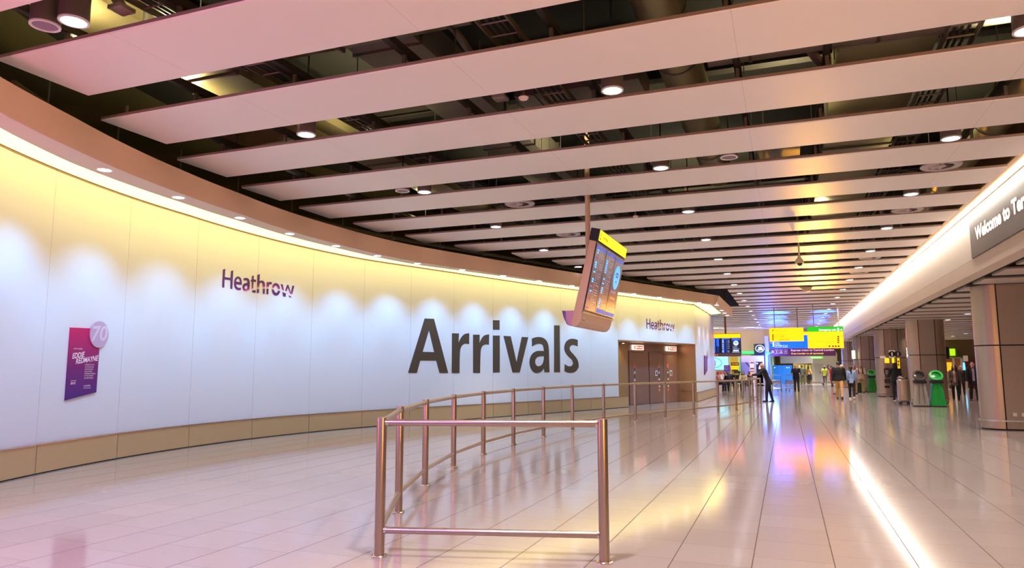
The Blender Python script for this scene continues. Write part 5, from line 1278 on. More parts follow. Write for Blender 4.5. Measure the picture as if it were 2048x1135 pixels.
for k, (xa, xb) in enumerate(((1409, 1440), (1443, 1461), (1463, 1480.6))):
    m = MB(); rect(m, xa, 675.8, xb, 705.2, Y, 0.01); s_ = m.build('screen', M_NAVY, root, smooth=False, fix=False)
    bl, wh = MB(), MB()
    if k < 2:
        x0 = 1425.6 if k == 0 else 1443.4
        rect(bl, x0, 677, x0+5.5, 705, Y, 0.014); rect(bl, x0+9, 677, x0+10.8, 705, Y, 0.014); rect(bl, x0, 675.9, xb-1, 677.6, Y, 0.014)
        if k == 0: rect(bl, x0+7, 678, x0+12.5, 692, Y, 0.015)
        for j, y_ in enumerate((679, 681.5, 684, 688.2, 691.4, 695, 700, 702.4)): rect(wh, x0+1.4, y_, x0+3.8, y_+1.4, Y, 0.016); rect(wh, x0+12, y_+1, x0+15.5, y_+1.4, Y, 0.016) if k == 1 else None
    else:
        rect(bl, 1463.2, 676, 1480.2, 680, Y, 0.014)
        c_ = at(1471.8, 685.6, Y); wh.cyl((c_.x, Y-0.012, c_.z), (c_.x, Y-0.016, c_.z), 0.15, n=24)
        stext(wh, 'Free Wi-Fi', 1466, 693, 1.2, Y, 0.015, 8); stext(wh, 'Connect to', 1466, 695.4, 1.0, Y, 0.015, 9); stext(wh, 'Heathrow Wi-Fi', 1466, 697.4, 1.0, Y, 0.015, 13); rect(wh, 1466, 699, 1477.6, 702, Y, 0.014); rect(wh, 1464, 703.4, 1480, 704, Y, 0.014)
    if bl.v: bl.build('blue_columns', M_B2, s_, smooth=False, fix=False)
    wh.build('white_marks', M_B3, s_, smooth=False, fix=False)
    if k == 2:
        m = MB()
        for rr in (0.10, 0.06):
            for i in range(8):
                a0, a1 = PI/4+PI/2*i/8, PI/4+PI/2*(i+1)/8; f_ = lambda r, an: (c_.x+r*math.cos(an), Y-0.02, c_.z-0.06+r*math.sin(an)); m.quad(f_(rr, a0), f_(rr+0.02, a0), f_(rr+0.02, a1), f_(rr, a1))
        m.build('wifi_waves', M_BLACK, s_, smooth=False, fix=False)
xp = at(1450.6, 655, Y).x
m = MB(); m.cyl((xp, Y+0.1, A.z), (xp, Y+0.1, 6.5), 0.055, n=14); m.build('hanging_tube', mat('brown hanging tube', (140, 92, 50), 0.4, metal=0.4), root)

# ================================================================== CEILING FITTINGS
P = atz(1597, 487, Z_CEIL); Yc = P.y; dm = at(1597, 520, Yc)
root = thing('ceiling_camera', 'cream security camera dome hanging from the ceiling on a thin rod', 'security camera', (P.x, Yc, dm.z))
m = MB(); m.cyl((P.x, Yc, dm.z+0.05), (P.x, Yc, 6.0), 0.025, n=12); m.build('rod', mat('cream camera paint', (222, 202, 170), 0.45, noise=0.02), root)
m = MB(); m.lathe([(0.0005, 0.13), (0.035, 0.12), (0.05, 0.07), (0.105, 0.0), (0.115, -0.07), (0.118, -0.085), (0.0005, -0.086)], (P.x, Yc, dm.z), n=28); m.build('housing', MATS['cream camera paint'], root)
m = MB(); m.sphere((P.x+0.01, Yc, dm.z-0.085), 0.072, n=20, m=12); m.build('dome', mat('smoked dome', (66, 58, 52), 0.12, noise=0.02), root)
P = atz(1612, 573, Z_CEIL)
root = thing('ceiling_speaker', 'small cream wedge shaped box under the ceiling beyond the camera dome', 'speaker', (P.x, P.y, Z_CEIL-0.2))
m = MB(); m.loft([[(P.x-0.26, P.y-0.1, Z_CEIL-0.01), (P.x+0.26, P.y-0.1, Z_CEIL-0.01), (P.x+0.26, P.y+0.15, Z_CEIL-0.01), (P.x-0.26, P.y+0.15, Z_CEIL-0.01)], [(P.x-0.02, P.y-0.1, Z_CEIL-0.22), (P.x+0.14, P.y-0.1, Z_CEIL-0.20), (P.x+0.14, P.y+0.1, Z_CEIL-0.20), (P.x-0.02, P.y+0.1, Z_CEIL-0.22)]])
m.build('box', MATS['cream camera paint'], root, smooth=False)
m = MB(); m.cyl((P.x, P.y, Z_CEIL-0.01), (P.x, P.y, Z_CEIL+0.06), 0.03, n=10); m.build('bracket', M_CASE, root)
for px, py, lab in ((1047, 195, 'small pale sprinkler head below the third near slat'), (1271, 432, 'small pale smoke detector right of the hanging board pole')):
    P = atz(px, py, Z_CEIL-0.02); root = thing('smoke_detector', lab, 'detector', P)
    m = MB(); m.lathe([(0.0005, -0.03), (0.05, -0.025), (0.065, 0.0), (0.03, 0.03), (0.015, 0.035), (0.0005, 0.036)], P, n=20); m.build('head', mat('pale detector plastic', (226, 200, 190), 0.4), root)
    m = MB(); m.cyl(P, (P.x, P.y, P.z+0.15), 0.012, n=8); m.build('drop_rod', M_HANGER, root)

# ================================================================== WELCOME SIGN ON THE RIGHT WALL
XW = BX
pb = atx(1946.8, 517.7, XW); 
root = thing('welcome_sign', 'dark grey Welcome to Terminal sign on the right wall under the strip light', 'sign', (XW, pb.y-4, 3.87))
Y1_ = pb.y; Y0_ = Y1_ - 9.0
m = MB(); m.bx(XW-0.03, XW-0.002, Y0_, Y1_, 3.873, 4.76); m.build('board', mat('dark taupe sign board', (92, 80, 76), 0.35, noise=0.02, spec=0.6), root, smooth=False)
t0 = atx(1951.5, 479.5, XW-0.03); t1 = atx(1950, 455, XW-0.03)
m = MB(); fit_text(m, 'Welcome to Terminal 3', (XW-0.034, t0.y, t0.z), (0, -1, 0), (0, 0, 1), h=(t1.z-t0.z)*0.98, w=4.75, bold=0.045)
m.build('lettering', mat('lit cream lettering', (240, 230, 220), 0.5, emit=(255, 236, 224), es=0.75), root, smooth=False, fix=False)

# ================================================================== RECYCLING BINS
def recycling_bin(x, y, col, label, rz=0.0, alpha=0.62, ring=None, group='recycling bins'):
    root = thing('recycling_bin', label, 'bin', (x, y, 0), rz, group)
    mb_ = mat('translucent bin %d %d %d' % col, col, 0.25, noise=0.05, trans=0.35, ior=1.2)
    mr = mat('bin ring %d %d %d' % (ring or col), ring or col, 0.4)
    def ringpts(w, d, z, r=0.08, n=5):
        pts = []
        for cx, cy, a0 in ((w-r, d-r, 0), (-w+r, d-r, PI/2), (-w+r, -d+r, PI), (w-r, -d+r, 1.5*PI)):
            for i in range(n+1): a = a0+PI/2*i/n; pts.append((cx+r*math.cos(a), cy+r*math.sin(a), z))
        return pts
    m = MB(); m.loft([ringpts(0.275, 0.26, 0.03), ringpts(0.27, 0.255, 0.10), ringpts(0.165, 0.18, 0.92)]); m.build('body', mb_, root, local=True)
    m = MB(); m.loft([ringpts(0.283, 0.275, 0.0), ringpts(0.287, 0.28, 0.03), ringpts(0.275, 0.26, 0.045)]); m.build('base', mat('dark bin base', (44, 42, 40), 0.6), root, local=True)
    m = MB()
    for xx in (-0.1, 0.1): m.loft([[(xx-0.008, -0.262, 0.1), (xx+0.008, -0.262, 0.1), (xx+0.008, -0.25, 0.1), (xx-0.008, -0.25, 0.1)], [(xx*0.55-0.006, -0.207, 0.92), (xx*0.55+0.006, -0.207, 0.92), (xx*0.55+0.006, -0.198, 0.92), (xx*0.55-0.006, -0.198, 0.92)]])
    m.build('front_ribs', mr, root, local=True)
    m = MB(); m.loft([ringpts(0.215, 0.22, 0.90), ringpts(0.225, 0.23, 0.915), ringpts(0.225, 0.23, 1.02), ringpts(0.205, 0.21, 1.035)]); m.build('collar', mat('black bin collar', (40, 36, 36), 0.5), root, local=True)
    ax = Vector((0, -0.82, 0.57)).normalized(); c = Vector((0, -0.02, 1.20))
    m = MB(); m.lathe([(0.165, -0.03), (0.20, -0.05), (0.245, -0.03), (0.25, 0.03), (0.22, 0.055), (0.175, 0.045), (0.165, -0.03)], c, n=32, caps=False, axis=ax); hood = m.build('hood_ring', mr, root, local=True)
    m = MB(); m.lathe([(0.0005, -0.035), (0.09, -0.03), (0.168, -0.005), (0.168, -0.02), (0.0005, -0.05)], c, n=28, axis=ax); m.build('flap', mat('bin flap %d' % col[1], tuple(int(v*0.85) for v in (ring or col)), 0.2), root, local=True)
    m = MB(); m.bx(-0.05, 0.05, 0.02, 0.12, 1.0, 1.12); m.build('hood_stem', mat('black bin collar', (40, 36, 36)), root, local=True)
    return root
g1, g2 = at(1843.5, 811, 32.2), at(1877, 811, 32.2)
recycling_bin(g1.x, g1.y+0.1, (196, 190, 182), 'pale grey translucent recycling bin with a dark grey hood in front of the column', ring=(92, 86, 84), group=None)
recycling_bin(g2.x, g2.y+0.1, (60, 206, 96), 'bright green recycling bin right of the pale grey bin', group=None)
g3 = atz(1744, 784)
recycling_bin(g3.x+0.02, g3.y, (60, 150, 56), 'green recycling bin beside the tan dressed person', group=None)
recycling_bin(g3.x-0.66, g3.y+0.3, (176, 190, 90), 'yellowish green recycling bin half hidden behind the tan dressed person', ring=(120, 150, 70), group=None)
# steel service cart
c0 = atz(1808, 809)
root = thing('service_cart', 'curved stainless steel cart standing left of the pale grey bin', 'cart', (c0.x, c0.y, 0))
m = MB(); m.rbox((c0.x+0.02, c0.y, 0.60), (0.44, 0.62, 0.98), 0.16, n=6); m.build('body', M_STEEL, root)
m = MB(); m.rbox((c0.x+0.02, c0.y, 1.11), (0.4, 0.56, 0.05), 0.15, n=6); m.rbox((c0.x-0.05, c0.y-0.1, 1.15), (0.2, 0.12, 0.08), 0.03); m.build('lid', M_CHROME, root)
m = MB(); m.tube([(c0.x-0.30, c0.y-0.2, 0.18), (c0.x-0.34, c0.y-0.2, 0.16), (c0.x-0.34, c0.y+0.2, 0.16), (c0.x-0.30, c0.y+0.2, 0.18)], 0.02, n=8); m.build('bumper', M_CHROME, root)
for sx in (-1, 1):
    for sy in (-1, 1):
        m = MB(); m.cyl((c0.x+0.02+sx*0.14-0.02, c0.y+sy*0.22, 0.055), (c0.x+0.02+sx*0.14+0.02, c0.y+sy*0.22, 0.055), 0.055, n=14); m.bx(c0.x+0.02+sx*0.14-0.03, c0.x+0.02+sx*0.14+0.03, c0.y+sy*0.22-0.03, c0.y+sy*0.22+0.03, 0.08, 0.13); m.build('caster', M_BLACK, root)

# ================================================================== PAY PHONES AND INFORMATION SIGNS BY THE THIRD COLUMN
Y = 42.3
def phone(x0, x1, label, small=False):
    a = at(x0, 717, Y); b = at(x1, 790, Y)
    root = thing('pay_phone', label, 'pay phone', ((a.x+b.x)/2, Y, 0), group=None)
    m = MB(); m.bx(a.x, b.x, Y, Y+0.12, 0.0, 2.2); m.build('back_panel', M_STEEL, root, smooth=False)
    m = MB(); rect(m, x0+1.0, 715.4, x1-1.5, 725.2, Y, 0.05, 0.05); m.build('lit_header', mat('lit amber panel', (80, 60, 10), 0.4, emit=(255, 196, 40), es=1.2), root, smooth=False)
    m = MB(); rect(m, x0+0.6, 735.5, x1-0.6, 754.0, Y, 0.20, 0.2); bd = m.build('phone_body', mat('charcoal phone body', (56, 48, 46), 0.4), root, smooth=False)
    m = MB(); rect(m, x0+1.4, 739, x0+(x1-x0)*0.55, 748, Y, 0.21); m.build('keypad', mat('pale keypad plate', (206, 186, 170), 0.4), bd, smooth=False, fix=False)
    m = MB(); q = at(x0+0.3, 742, Y); m.tube([(q.x, Y-0.24, q.z-0.14), (q.x-0.01, Y-0.27, q.z), (q.x, Y-0.24, q.z+0.14)], 0.03, n=8); m.build('handset', M_BLACK, bd)
    m = MB(); rect(m, x0+0.4, 757.5, x1-0.4, 765.5, Y, 0.28, 0.28); m.build('shelf', mat('dark shelf', (48, 42, 40), 0.5), root, smooth=False)
    m = MB(); rect(m, x0+1, 771, x1-1, 775, Y, 0.02); m.build('label_plate', M_JOINT, root, smooth=False, fix=False)
phone(1768, 1780, 'pay phone with a lit amber header nearest the third column')
phone(1782.5, 1790, 'second pay phone with a lit amber header right of the first')
root = thing('phone_booth_side', 'tall dark side panel with a lit yellow poster right of the pay phones', 'panel', (at(1796, 750, 41.6).x, 41.6, 0))
m = MB(); a = at(1791.6, 715, 41.6); b = at(1800.5, 790, 41.6); m.bx(a.x, a.x+0.05, 41.6, 42.2, 0, 2.15); m.bx(a.x+0.05, b.x, 42.1, 42.2, 0, 2.15); m.build('panel', M_BLACK, root, smooth=False)
m = MB(); rect(m, 1791.6, 715.6, 1800.4, 739, 42.08, 0, 0.02); po = m.build('poster', mat('lit yellow poster', (80, 60, 10), 0.4, emit=(250, 186, 20), es=1.1), root, smooth=False)
m = MB(); rect(m, 1795.6, 720, 1797.6, 733, 42.08, 0.01); rect(m, 1794.4, 721, 1799, 722.6, 42.08, 0.01); rect(m, 1794.4, 728, 1799, 729.6, 42.08, 0.01); m.build('poster_marks', M_SBLK, po, smooth=False, fix=False)
for i, (x0, x1, lab, bg, fg) in enumerate(((1777.8, 1790, 'white hanging sign with a black circled letter i above the pay phones', (226, 214, 206), (30, 24, 24)), (1790.4, 1801.2, 'mauve hanging sign with a circled letter i right of the white one', (176, 152, 148), (52, 34, 38)))):
    Yi = 40.6+i*0.4
    a = at(x0, 700, Yi); b = at(x1, 714.8, Yi); root = thing('information_sign', lab, 'sign', ((a.x+b.x)/2, Yi, b.z))
    m = MB(); m.bx(a.x, b.x, Yi, Yi+0.06, b.z, a.z); m.build('board', mat('info board %d' % i, bg, 0.4, emit=bg, es=0.25 if i == 0 else 0.05), root, smooth=False)
    c_ = Vector(((a.x+b.x)/2, Yi, (a.z+b.z)/2)); m = MB(); m.cyl((c_.x, Yi-0.004, c_.z), (c_.x, Yi-0.012, c_.z), 0.15, n=28); d_ = m.build('disc', mat('info disc %d' % i, fg, 0.4), root)
    m = MB(); fit_text(m, 'i', (c_.x-0.035, Yi-0.016, c_.z-0.085), UX, UZ, w=0.07, h=0.17, bold=0.06); m.build('letter', mat('info letter %d' % i, bg, 0.4, emit=bg, es=0.2), d_, smooth=False, fix=False)
    m = MB(); m.bx(a.x+0.1, b.x-0.1, Yi+0.02, Yi+0.05, a.z, Z_LOW+0.02); m.build('hanger_plate', M_CASE, root, smooth=False)
# small lamp bracket on the column
r_ = thing('column_sign', 'tiny pale blade sign sticking out of the third column', 'sign', at(1765, 713, 42.2))
m = MB(); rect(m, 1760, 711.5, 1771, 715.5, 42.2, 0, 0.05); m.build('blade', mat('pale blade', (226, 206, 190), 0.4, emit=(230, 210, 190), es=0.3), r_, smooth=False)
r_ = thing('hanging_sign', 'small bright cream lit sign hanging by the orange column', 'sign', at(1707, 709, 50.6))
m = MB(); a = at(1703.5, 700.5, 50.6); b = at(1711, 717, 50.6); m.bx(a.x, b.x, 50.6, 50.75, b.z, a.z); m.build('box', mat('cream light box', (120, 110, 80), 0.4, emit=(255, 244, 196), es=1.5), r_, smooth=False)
m = MB(); m.cyl((b.x-0.05, 50.7, a.z), (b.x-0.05, 50.7, Z_LOW+0.02), 0.02, n=8); m.build('rod', M_CASE, r_)

# ================================================================== SHOP FRONT AT THE RIGHT BACK
Y = 61.6
def shop_item(name, lab, cat, x0, y0, x1, y1, m_, depth=0.12, Y=61.6, off=0.3, stand=True):
    a, b = at(x0, y0, Y-off), at(x1, y1, Y-off); r = thing(name, lab, cat, ((a.x+b.x)/2, Y-off, 0 if stand else b.z))
    q = MB(); q.bx(a.x, b.x, Y-off, Y-off+depth, b.z, a.z); o = q.build('panel', m_, r, smooth=False)
    return r, o
def fix_back(r, x, z):   # bracket back to the shop wall
    q = MB(); q.bx(x-0.05, x+0.05, r.location.y+0.05, 62.02, z-0.05, z+0.05); q.build('bracket', M_CASE, r, smooth=False)
for nm, lab, cat, x0, y0, x1, y1, mm in (
    ('shop_sign', 'tall black shop sign behind the second column', 'sign', 1888.2, 693, 1899, 717, mat('black shop sign', (20, 20, 36), 0.4)),
    ('shop_sign', 'square lime green lit sign in the shop front', 'sign', 1899.4, 696.8, 1911, 710.8, mat('lime light box', (60, 80, 10), 0.4, emit=(170, 230, 20), es=1.0)),
    ('shop_sign', 'lit orange and yellow poster low in the shop front', 'poster', 1890, 724, 1904.5, 742, mat('amber shop poster', (90, 60, 10), 0.4, emit=(250, 176, 24), es=1.0)),
    ('shop_notice', 'cream square notice right of the lime sign', 'notice', 1926.6, 710.6, 1936.4, 722, mat('cream notice', (222, 202, 176), 0.5, emit=(220, 200, 170), es=0.15)),
    ('shop_sign', 'dim olive box sign right of the lime sign', 'sign', 1911.4, 698.5, 1922, 710.6, mat('dim olive sign', (96, 84, 46), 0.5))):
    r, o = shop_item(nm, lab, cat, x0, y0, x1, y1, mm, off=0.42 if nm == 'shop_sign' and 'low in' in lab else 0.55)
    if 'low in' not in lab: fix_back(r, r.location.x, at(x0, (y0+y1)/2, 61.3).z)
r, o = shop_item('shop_letter', 'white lit shop letter H seen left of the second column', 'sign', 1802.5, 695.5, 1812, 713.5, mat('dark sign back', (70, 56, 50), 0.5), depth=0.06, off=0.2)
q = MB(); stext(q, 'H', 1803, 713, 17, 61.4, 0.02, 15, 0.06); q.build('letter', mat('bright shop letter', (120, 120, 120), 0.4, emit=(255, 250, 245), es=2.0), r, smooth=False, fix=False)
fix_back(r, r.location.x, 2.4)
r, o = shop_item('display_counter', 'pale shop counter glimpsed left of the second column', 'counter', 1801, 722, 1816, 790, mat('pale counter', (150, 140, 136), 0.5), depth=0.5, off=0.6)
q = MB()
for y_ in (726, 731): rect(q, 1803, y_-1.2, 1813, y_+1.0, 61.0, 0.02)
q.build('light_strips', mat('counter strip light', (120, 120, 110), 0.4, emit=(240, 236, 220), es=1.0), r, smooth=False, fix=False)
r, o = shop_item('shop_window', 'dim brown lit shop window behind the walking people', 'shop window', 1892, 716, 1926, 770, mat('dim shop interior', (110, 70, 44), 0.4, noise=0.5, nscale=3, emit=(130, 70, 40), es=0.25), depth=0.1, off=0.15)
q = MB()
for x_ in (1893, 1909, 1925.4): rect(q, x_-0.5, 714, x_+0.5, 786, 61.4, 0.02, 0.05)
rect(q, 1892, 714, 1926, 715.2, 61.4, 0.02, 0.05); q.build('frame', M_WHITE, r, smooth=False)
r, o = shop_item('shop_window', 'dark crimson panel behind the suited walker', 'shop panel', 1933, 721, 1962, 775, mat('crimson panel', (96, 22, 34), 0.4, noise=0.2, emit=(90, 16, 30), es=0.15), depth=0.1, off=0.15)
r = thing('lit_totem', 'slim blue lit oval totem between the two walkers on the right', 'lit sign', (at(1929, 760, 60).x, 60, 0))
q = MB(); a = at(1925.8, 724, 60); b = at(1932.4, 757, 60)
def oval(mb, a, b, y0, y1, n=32):
    cx, cz, rx, rz_ = (a.x+b.x)/2, (a.z+b.z)/2, abs(b.x-a.x)/2, abs(a.z-b.z)/2
    mb.loft([[(cx+rx*math.copysign(abs(math.cos(2*PI*i/n))**0.7, math.cos(2*PI*i/n)), y, cz+rz_*math.copysign(abs(math.sin(2*PI*i/n))**0.7, math.sin(2*PI*i/n))) for i in range(n)] for y in (y0, y1)])
oval(q, a, b, 60, 60.1); q.build('glow_tube', mat('blue white lit totem', (60, 100, 120), 0.4, emit=(90, 200, 255), es=2.2), r)
q = MB(); q.bx(r.location.x-0.2, r.location.x+0.2, 60.1, 60.16, 0, b.z+0.3); q.bx(r.location.x-0.3, r.location.x+0.3, 59.95, 60.3, 0, 0.05); q.build('stand', M_CASE, r, smooth=False)

# ================================================================== CORRIDOR MOUTH
Y = 71.7
a, b = at(1545.5, 730, Y), at(1586, 768.3, Y)
r = thing('blue_hoarding', 'bright blue hoarding panels at the corridor mouth behind the trolleys', 'hoarding', ((a.x+b.x)/2, Y, 0))
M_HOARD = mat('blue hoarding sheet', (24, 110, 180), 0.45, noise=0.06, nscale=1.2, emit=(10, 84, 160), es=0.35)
n_ = 4
for i in range(n_):
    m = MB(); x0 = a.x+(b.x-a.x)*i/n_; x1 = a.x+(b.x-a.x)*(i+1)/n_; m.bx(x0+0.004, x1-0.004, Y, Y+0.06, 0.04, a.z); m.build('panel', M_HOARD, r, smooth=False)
m = MB()
for x_ in (1549.4, 1573.6, 1577.6): c_ = at(x_, 734.5, Y); m.cyl((c_.x, Y-0.005, c_.z), (c_.x, Y-0.02, c_.z), 0.045, n=12)
m.build('cap_studs', M_SWHT, r)
m = MB(); 
for i in range(n_+1): x0 = a.x+(b.x-a.x)*i/n_; m.bx(x0-0.06, x0+0.06, Y-0.15, Y+0.25, 0, 0.05)
m.build('feet', M_CASE, r, smooth=False)
Y = 78.9
a, b = at(1622, 716, Y), at(1662, 765.6, Y)
r = thing('white_partition', 'white temporary partition with a door and a chevron at the corridor end', 'partition', ((a.x+b.x)/2, Y, 0))
m = MB(); m.bx(a.x, b.x+0.7, Y, Y+0.1, 0, 3.1); m.build('wall_board', mat('white partition board', (214, 210, 196), 0.6, noise=0.02), r, smooth=False)
m = MB(); d0, d1 = at(1628.5, 727, Y), at(1648.5, 765, Y); m.bx(d0.x, d1.x, Y-0.03, Y, 0.02, d0.z); dr = m.build('door', mat('pale grey door leaf', (190, 188, 178), 0.5), r, smooth=False)
m = MB(); hx = at(1640, 744, Y); m.bx(hx.x-0.04, hx.x+0.04, Y-0.07, Y-0.03, hx.z-0.15, hx.z+0.1); m.build('handle', mat('brass handle', (150, 140, 70), 0.3, metal=0.8), dr, smooth=False)
m = MB(); m.bx(a.x, b.x+0.7, Y-0.04, Y, 0, 0.12); m.build('skirting', M_CASE, r, smooth=False)
m = MB(); p_ = [at(1657.3, 728.8, Y), at(1654.6, 733.4, Y), at(1657.3, 738, Y)]; m.tube([(p.x, Y-0.02, p.z) for p in p_], 0.05, n=6); m.build('chevron', M_BLACK, r)
r, o = shop_item('overhead_sign', 'dark red overhead sign deep in the corridor', 'sign', 1583.5, 713.2, 1612.5, 721, mat('dark red sign', (84, 40, 34), 0.5, noise=0.1), Y=80, off=0, stand=False)
q = MB(); q.bx(r.location.x-0.5, r.location.x-0.45, 80.02, 80.08, at(1583, 713.2, 80).z, 3.92); q.bx(r.location.x+0.45, r.location.x+0.5, 80.02, 80.08, at(1583, 713.2, 80).z, 3.92); q.build('hanger', M_CASE, r, smooth=False)
r, o = shop_item('exit_sign', 'small lit green exit sign below the purple banner', 'sign', 1621, 710.6, 1646, 717, mat('small green light box', (30, 60, 20), 0.4, emit=(110, 196, 60), es=1.2), Y=70, off=0, stand=False)
q = MB(); stext(q, 'Emergency exit', 1623, 715.2, 2.2, 70, 0.02, 19, 0.03); q.build('lettering', M_SWHT, r, smooth=False, fix=False)
q = MB(); zt_ = at(1621, 710.6, 70).z; q.bx(r.location.x-0.4, r.location.x-0.36, 70.03, 70.07, zt_, 3.92); q.bx(r.location.x+0.36, r.location.x+0.4, 70.03, 70.07, zt_, 3.92); q.build('hanger', M_CASE, r, smooth=False)
r, o = shop_item('luggage_backdrop', 'dark stall deep in the corridor behind the green dressed person', 'stall', 1586, 725, 1622, 768, mat('dark olive stall', (82, 72, 40), 0.6, noise=0.4, nscale=2.5), Y=82, off=0, depth=0.6)
q = MB()
for i in range(5): x_ = 1590+i*7; rect(q, x_, 729, x_+4, 741, 82, 0.02)
q.build('lit_shelves', mat('stall shelf light', (110, 100, 50), 0.4, emit=(200, 180, 90), es=0.5), r, smooth=False, fix=False)
# blue neon pillar
Y = 65.6
a, b = at(1529.5, 690, Y), at(1541, 772, Y)
r = thing('neon_pillar', 'lilac pillar edged with a glowing blue light strip left of the corridor', 'pillar', ((a.x+b.x)/2, Y, 0))
m = MB(); m.bx(a.x, b.x, Y, Y+0.38, 0, 4.3); m.build('pillar', mat('lilac pillar', (186, 180, 232), 0.5, noise=0.02), r, smooth=False)
m = MB(); rect(m, 1535.5, 709, 1539.5, 748, Y, 0.03, 0.03); m.build('neon_strip', mat('blue neon tube', (20, 30, 90), 0.4, emit=(24, 60, 255), es=3.0), r, smooth=False)

# ================================================================== BAGGAGE TROLLEYS
def trolley(x, y, rz, label):
    r = thing('baggage_trolley', label, 'trolley', (x, y, 0), rz, 'baggage trolleys')
    m = MB()
    for sx in (-1, 1):
        m.tube([(0.25*sx, -0.42, 0.16), (0.28*sx, 0.35, 0.14), (0.28*sx, 0.45, 0.2), (0.27*sx, 0.47, 0.98), (0.27*sx, 0.55, 1.05)], 0.018, n=8)
    for yy, zz in ((-0.42, 0.16), (-0.1, 0.155), (0.2, 0.145)): m.tube([(-0.26, yy, zz), (0.26, yy, zz)], 0.014, n=6)
    m.build('frame', M_CHROME, r, local=True)
    m = MB()
    for i in range(7): m.tube([(-0.24+i*0.08, 0.44, 0.25), (-0.24+i*0.08, 0.455, 0.72)], 0.008, n=5)
    for zz in (0.25, 0.5, 0.72): m.tube([(-0.27, 0.45, zz), (0.27, 0.45, zz)], 0.012, n=6)
    m.build('back_grid', M_CHROME, r, local=True)
    m = MB(); m.tube([(-0.30, 0.56, 1.05), (0.30, 0.56, 1.05)], 0.026, n=10); m.build('handle', M_CHROME, r, local=True)
    m = MB(); m.bx(-0.22, 0.22, 0.40, 0.42, 0.50, 0.70); m.build('advert_plate', mat('lilac advert plate', (176, 170, 214), 0.5), r, local=True, smooth=False)
    for px, py in ((-0.27, 0.4), (0.27, 0.4), (0.0, -0.40)):
        m = MB(); m.cyl((px-0.02, py, 0.075), (px+0.02, py, 0.075), 0.075, n=16); m.bx(px-0.03, px+0.03, py-0.02, py+0.02, 0.08, 0.16); m.build('wheel', M_BLACK, r, local=True)
t1, t2 = atz(1555, 781.5), atz(1580, 781.5)
trolley(t1.x, t1.y, D(176), 'chrome baggage trolley left of the bowed person, in front of the blue hoarding')
trolley(t2.x, t2.y, D(184), 'chrome baggage trolley right beside the bowed person')
t3 = atz(1656, 769); trolley(t3.x, t3.y, D(90), 'small far baggage trolley between the yellow vest and the red coat')
s_ = atz(1718, 786); r = thing('suitcase', 'upright black suitcase at the feet of the tan dressed person', 'suitcase', (s_.x, s_.y-0.3, 0))
m = MB(); m.rbox((s_.x, s_.y-0.3, 0.36), (0.24, 0.4, 0.60), 0.05); m.build('shell', mat('black suitcase', (34, 26, 26), 0.5), r)
m = MB(); m.tube([(s_.x-0.08, s_.y-0.15, 0.65), (s_.x-0.08, s_.y-0.15, 0.78), (s_.x+0.08, s_.y-0.15, 0.78), (s_.x+0.08, s_.y-0.15, 0.65)], 0.012, n=6); m.build('handle', M_BLACK, r)
for sx in (-1, 1):
    m = MB(); m.cyl((s_.x+sx*0.09-0.015, s_.y-0.3, 0.035), (s_.x+sx*0.09+0.015, s_.y-0.3, 0.035), 0.035, n=10); m.bx(s_.x+sx*0.09-0.012, s_.x+sx*0.09+0.012, s_.y-0.32, s_.y-0.28, 0.05, 0.08); m.build('wheel', M_BLACK, r)

# ================================================================== SEATING AREA BEYOND THE WALL
M_CHAIR = mat('black cafe chair', (36, 32, 34), 0.5); M_LEG = mat('pale metal leg', (200, 192, 182), 0.35, metal=0.5)
cp = None
CHL = ['nearest the white return wall', 'below the purple sign', 'left of the yellow kiosk', 'directly below the yellow kiosk', 'below the green light strip', 'under the lilac poster', 'beside the white leaflets']
for i, (g_, ang) in enumerate(SEATS):
    lab = 'black cafe chair of the seated person ' + CHL[i]
    if cp is None:
        cp = thing('cafe_chair', lab, 'chair', g_, D(ang), 'cafe chairs')
        m = MB(); m.rbox((0, -0.02, 0.395), (0.44, 0.44, 0.03), 0.05); m.build('seat', M_CHAIR, cp, local=True)
        m = MB(); m.rbox((0, -0.235, 0.66), (0.42, 0.03, 0.34), 0.01); m.build('backrest', M_CHAIR, cp, local=True)
        for sx in (-1, 1):
            m = MB(); m.tube([(0.19*sx, 0.18, 0.38), (0.22*sx, 0.21, 0.0)], 0.013, n=8); m.build('leg', M_LEG, cp, local=True)
            m = MB(); m.tube([(0.19*sx, -0.22, 0.80), (0.19*sx, -0.22, 0.38), (0.22*sx, -0.27, 0.0)], 0.013, n=8); m.build('leg', M_LEG, cp, local=True)
    else: clone(cp, g_, D(ang), label=lab)
tp = None
for px, py, lab in ((1437, 787, 'round black cafe table nearest the white return wall'), (1462, 787.5, 'round black cafe table in front of the yellow kiosk'), (1489, 787, 'round black cafe table in front of the lilac poster'), (1473, 773, 'round black cafe table behind the others under the green strip')):
    g_ = ground(px, py)
    if tp is None:
        tp = thing('cafe_table', lab, 'table', g_, 0, 'cafe tables')
        m = MB(); m.lathe([(0.0005, 0.71), (0.33, 0.712), (0.35, 0.722), (0.35, 0.738), (0.0005, 0.742)], n=28); m.build('table_top', M_CHAIR, tp, local=True)
        m = MB(); m.cyl((0, 0, 0.02), (0, 0, 0.72), 0.035, n=12); m.build('column', M_LEG, tp, local=True)
        m = MB(); m.lathe([(0.0005, 0.0), (0.24, 0.0), (0.24, 0.015), (0.04, 0.035), (0.0005, 0.036)], n=24); m.build('foot', M_LEG, tp, local=True)
    else: clone(tp, g_, label=lab)
g_ = ground(1506, 781)
r = thing('bench', 'long low pale bench ending beside the leaning person', 'bench', g_)
m = MB(); m.bx(g_[0]-1.1, g_[0]+0.95, g_[1]+2.0, g_[1]+2.45, 0.40, 0.45); m.build('seat', mat('pale bench seat', (206, 198, 190), 0.5), r, smooth=False)
